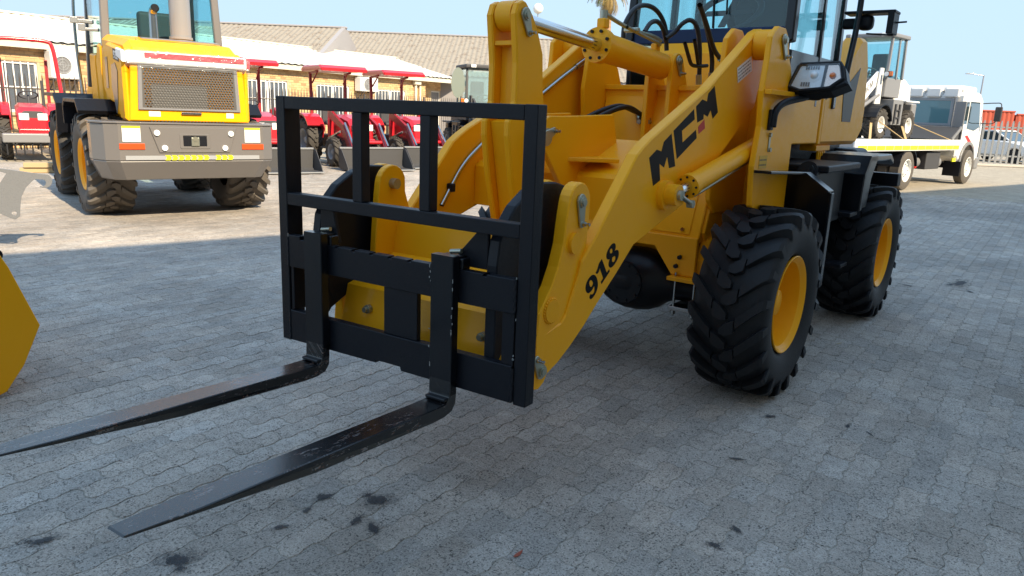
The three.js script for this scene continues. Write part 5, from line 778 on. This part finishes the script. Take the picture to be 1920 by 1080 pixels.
// ---- galvanised palisade fence at the right, cars and red wall beyond
{
  const F = thing('palisade_fence', 'galvanised steel palisade fence at the right edge behind the flatbed truck', 'fence', [0, 0, -32.1], 0);
  const pg = plateZ([[-0.045, 0.08], [0.045, 0.08], [0.045, 1.76], [0.015, 1.88], [-0.015, 1.88], [-0.045, 1.76]], 0, 0.02, 0);
  for (let i = 0; i < 76; i++) { const m = mesh('pale', pg, mat.galv, F); m.position.x = 13 + i * 0.24; }
  for (const y of [0.40, 1.58]) mesh('rail', bb(13, 31.2, y, y + 0.06, -0.06, -0.002, 0), mat.galv, F); for (let x = 13.5; x < 31; x += 3) mesh('post', bb(x - 0.05, x + 0.05, 0, 1.72, -0.16, -0.062, 0), mat.galv, F);
  mesh('kerb', bb(13, 31.2, 0, 0.09, -0.1, 0.14, 0.01), std(C(0.45, 0.42, 0.38), 0.9), F);
  function car(pos, turn, paint, label) {
    const P = thing('parked_car', label, 'car', pos, turn, 'cars parked beyond the steel fence');
    mesh('body', plateX([[-2.0, 0.35], [-2.05, 0.85], [-1.7, 1.0], [-1.0, 1.05], [0.9, 1.0], [1.7, 0.86], [2.05, 0.62], [2.05, 0.35], ...arc(1.3, 0.32, 0.36, 0, 180, 8), ...arc(-1.25, 0.32, 0.36, 0, 180, 8)], -0.84, 0.84, 0.05), paint, P);
    mesh('cabin', plateX([[-1.75, 0.98], [-1.35, 1.42], [0.1, 1.47], [0.95, 0.98]], -0.72, 0.72, 0.05), mat.glassDark, P); mesh('roof', plateX([[-1.40, 1.40], [-1.30, 1.46], [0.08, 1.50], [0.20, 1.44]], -0.68, 0.68, 0.02), paint, P);
    for (const s of [1, -1]) { for (const z of [1.3, -1.25]) mesh('wheel', [disc(s * 0.75, 0.32, z, 0.32, 0.2, 'x', 28)], mat.rubber, P); mesh('headlight', bb(s * 0.6 - 0.16, s * 0.6 + 0.16, 0.66, 0.80, 1.92, 2.04, 0.02), mat.label, P); mesh('pillar', bar([s * 0.71, 1.0, 0.92], [s * 0.68, 1.46, 0.1], 0.05, 0.05), paint, P); mesh('tail_lamp', bb(s * 0.6 - 0.15, s * 0.6 + 0.15, 0.70, 0.86, -2.06, -1.98, 0.02), mat.red, P); }
    mesh('grille', bb(-0.4, 0.4, 0.45, 0.62, 2.03, 2.06, 0.004), mat.darkGrey, P);
  }
  car([23.6, 0, -37.2], 20, mat.white, 'white car parked behind the galvanised fence'); car([26.6, 0, -36.9], 20, phys(C(0.12, 0.17, 0.24), 0.3, { clearcoat: 1 }), 'blue grey car parked behind the fence at the right edge');
  const rb = std(C(0.36, 0.065, 0.035), 0.8), U = thing('container_row', 'row of red brown shipping containers beyond the right fence', 'containers', [0, 0, 0], 0);
  for (let i = 0; i < 4; i++) { const x = 30 + i * 6.2, c = corrugated(0, 2.7, 0, 0, 0, 0, 1, 0); const N = 72, p = [], id = []; for (let k = 0; k <= N; k++) { const xx = x + 6.05 * k / N, zz = -56 + ((k & 2) ? 0.06 : 0); p.push(xx, 0.1, zz, xx, 2.62 + (i === 0 ? 0.18 : 0), zz); if (k < N) id.push(k * 2, k * 2 + 2, k * 2 + 1, k * 2 + 1, k * 2 + 2, k * 2 + 3); } const g = new THREE.BufferGeometry(); g.setAttribute('position', new THREE.Float32BufferAttribute(p, 3)); g.setIndex(id); g.computeVertexNormals(); const m = mesh('container_side', g, rb, U); mesh('container_body', bb(x, x + 6.05, 0.05, 2.62 + (i === 0 ? 0.18 : 0), -58.4, -56.02, 0.02), rb, U); mesh('top_rail', bb(x, x + 6.05, 2.60 + (i === 0 ? 0.18 : 0), 2.70 + (i === 0 ? 0.18 : 0), -56.04, -55.9, 0.01), rb, U); }
  const lp = thing('street_lamp', 'thin distant street lamp post above the truck cab', 'street lamp', [36, 0, -60.5], 0); mesh('pole', rod([0, 0, 0], [0, 5.6, 0], 0.09, 0.05), mat.galv, lp); mesh('arm', rod([0, 5.55, 0], [-0.9, 5.66, 0.0], 0.035), mat.galv, lp); mesh('lamp_head', bx(0.6, 0.08, 0.2, -1.1, 5.66, 0), mat.galv, lp);
  const gl = thing('globe_lamp', 'white globe lamp on a thin pole against the sky beside the loader rocker', 'street lamp', [0.78, 0, -41], 0); mesh('pole', rod([0, 0, 0], [0, 6.45, 0], 0.05, 0.035), mat.galv, gl); mesh('globe', new THREE.SphereGeometry(0.26, 28, 20).translate(0, 6.70, 0), mat.label, gl);
  const hill = new THREE.PlaneGeometry(700, 1, 140, 1), hp = hill.attributes.position; for (let i = 0; i < hp.count; i++) { const x = hp.getX(i); hp.setY(i, hp.getY(i) > 0 ? 1 + 7 * nD(x * 0.02 + 4, 3) + 2 * nA(x * 0.15, 2) : -2); } hill.computeVertexNormals(); struct('hills', hill.translate(200, 0, -420), std(C(0.20, 0.24, 0.26), 1));
}
// ---- palm behind the loader
{
  const P = thing('palm_tree', 'tall palm tree with hanging fronds behind the loader cab', 'tree', [5.45, 0, -50.5], 0); P.position.y = 0; P.scale.set(0.96, 1.05, 0.96); const r = mulberry(12);
  const tr = []; for (let i = 0; i < 34; i++) tr.push(rod([0.04 * Math.sin(i * 0.3), i * 0.245, 0], [0.04 * Math.sin(i * 0.3 + 0.3), i * 0.245 + 0.26, 0], 0.30 - i * 0.003, 0.25 - i * 0.002, 12)); mesh('trunk', tr, std(C(0.34, 0.21, 0.13), 0.95), P);
  const leaf = phys(C(0.13, 0.15, 0.035), 0.7, { transmission: 0.25, thickness: 0, side: THREE.DoubleSide }), dry = phys(C(0.34, 0.24, 0.08), 0.8, { transmission: 0.2, thickness: 0, side: THREE.DoubleSide });
  for (let k = 0; k < 46; k++) {
    const az = r() * 6.283, up = k < 28 ? 1.15 - r() * 1.0 : -0.2 - r() * 0.9, L = 1.1 + r() * 0.7, gs = []; let p = V(0, 8.45, 0), a = up;
    for (let i = 0; i < 14; i++) { const d = V(Math.cos(az) * Math.cos(a), Math.sin(a), Math.sin(az) * Math.cos(a)), q = p.clone().addScaledVector(d, L / 14), side = V(-Math.sin(az), 0, Math.cos(az)); gs.push(rod(p.toArray(), q.toArray(), 0.018, 0.014, 5)); for (const s of [1, -1]) { const wl = 0.42 * Math.sin(Math.PI * (0.12 + 0.85 * i / 14)), e = p.clone().addScaledVector(side, s * wl).addScaledVector(d, wl * 0.6).add(V(0, -wl * 0.45, 0)), b2 = p.clone().addScaledVector(d, 0.055); const g = new THREE.BufferGeometry(); g.setAttribute('position', new THREE.Float32BufferAttribute([...p.toArray(), ...b2.toArray(), ...e.toArray()], 3)); g.computeVertexNormals(); gs.push(g); } p = q; a -= 0.13 + r() * 0.03; }
    mesh('frond', gs, k > 26 || r() < 0.4 ? dry : leaf, P);
  }
}
// ---- things at the left edge: yellow bucket, grey hook plate, planks
{
  const B = thing('loader_bucket', 'yellow loader bucket cut off by the left edge, standing in the shade', 'bucket', [0.777, 0, -4.537], -37);
  const prof = [[2.80, 0.79], [2.74, 0.66], [2.63, 0.34], [2.72, 0.15], [2.81, 0.03], [2.90, 0.0], [3.60, 0.0], [3.50, 0.25], [3.10, 0.80]];
  for (const x of [-2.03, -3.73]) mesh('side_plate', plateX(prof, x, x + 0.03, 0.004), mat.yellow, B);
  mesh('shell', plateX([[2.80, 0.76], [2.74, 0.64], [2.65, 0.34], [2.735, 0.16], [2.82, 0.045], [2.90, 0.02], [3.60, 0.02], [3.60, 0.045], [2.93, 0.05], [2.85, 0.08], [2.77, 0.18], [2.69, 0.35], [2.77, 0.63], [2.83, 0.75]].reverse(), -3.70, -2.03, 0.003), mat.yellow, B);
  mesh('pivot_lug', [disc(-2.06, 0.83, 2.80, 0.05, 0.06, 'x', 24), bb(-2.09, -2.03, 0.70, 0.84, 2.76, 2.84, 0.01)], mat.yellow, B); mesh('lug_pin', disc(-2.06, 0.72, 2.78, 0.03, 0.08, 'x', 16), mat.black, B);
  mesh('cutting_edge', bb(-3.75, -1.99, -0.0, 0.025, 3.55, 3.72, 0.004), mat.darkGrey, B);
  // grey hooked side plate of an attachment
  const H = thing('hook_plate', 'pale grey hooked steel plate at the left edge above its shadow', 'attachment', [-4.75, 0, -7.10], 33);
  const sh = [[-0.42, 0.82], [-0.20, 0.80], [0.06, 0.755], [0.16, 0.735], ...arc(0.215, 0.665, 0.07, 60, -120, 9), ...arc(0.195, 0.645, 0.035, -120, 60, 6), [0.14, 0.68], [0.11, 0.655], [0.06, 0.60], [0.02, 0.52], [0.0, 0.42], [-0.01, 0.33], [-0.05, 0.30], [-0.10, 0.32], [-0.16, 0.36], [-0.42, 0.42]];
  mesh('plate', plateZ(sh, -0.012, 0.012, 0.002, [arc(-0.055, 0.36, 0.022, 0, 340, 12), [[-0.20, 0.56], [-0.08, 0.74], [-0.14, 0.76], [-0.30, 0.74], [-0.26, 0.60]]]), mat.plateGrey, H);
  mesh('cross_tube', rod([-0.36, 0.62, 0], [-0.36, 0.62, -1.1], 0.05), mat.plateGrey, H); mesh('leg', bb(-0.46, -0.40, 0, 0.8, -0.05, 0.05, 0.005), mat.plateGrey, H); mesh('rear_leg', bb(-0.46, -0.40, 0, 0.8, -1.12, -1.02, 0.005), mat.plateGrey, H);
  for (const [dx, y, lab] of [[0, 0.05, 'lower of two sawn planks on the ground under the left red tractor'], [0.08, 0.15, 'upper of two sawn planks on the ground under the left red tractor']]) { const g = thing('plank', lab, 'plank', [-8.9 + dx, y, -14.4], 28, 'planks by the left tractor'); mesh('board', bb(-0.55, 0.45, -0.045, 0.045, -0.11, 0.11, 0.006), mat.wood, g); mesh('end_grain', bb(0.4505, 0.453, -0.04, 0.04, -0.105, 0.105, 0), mat.wood, g); }
}
renderer.render(scene, camera);
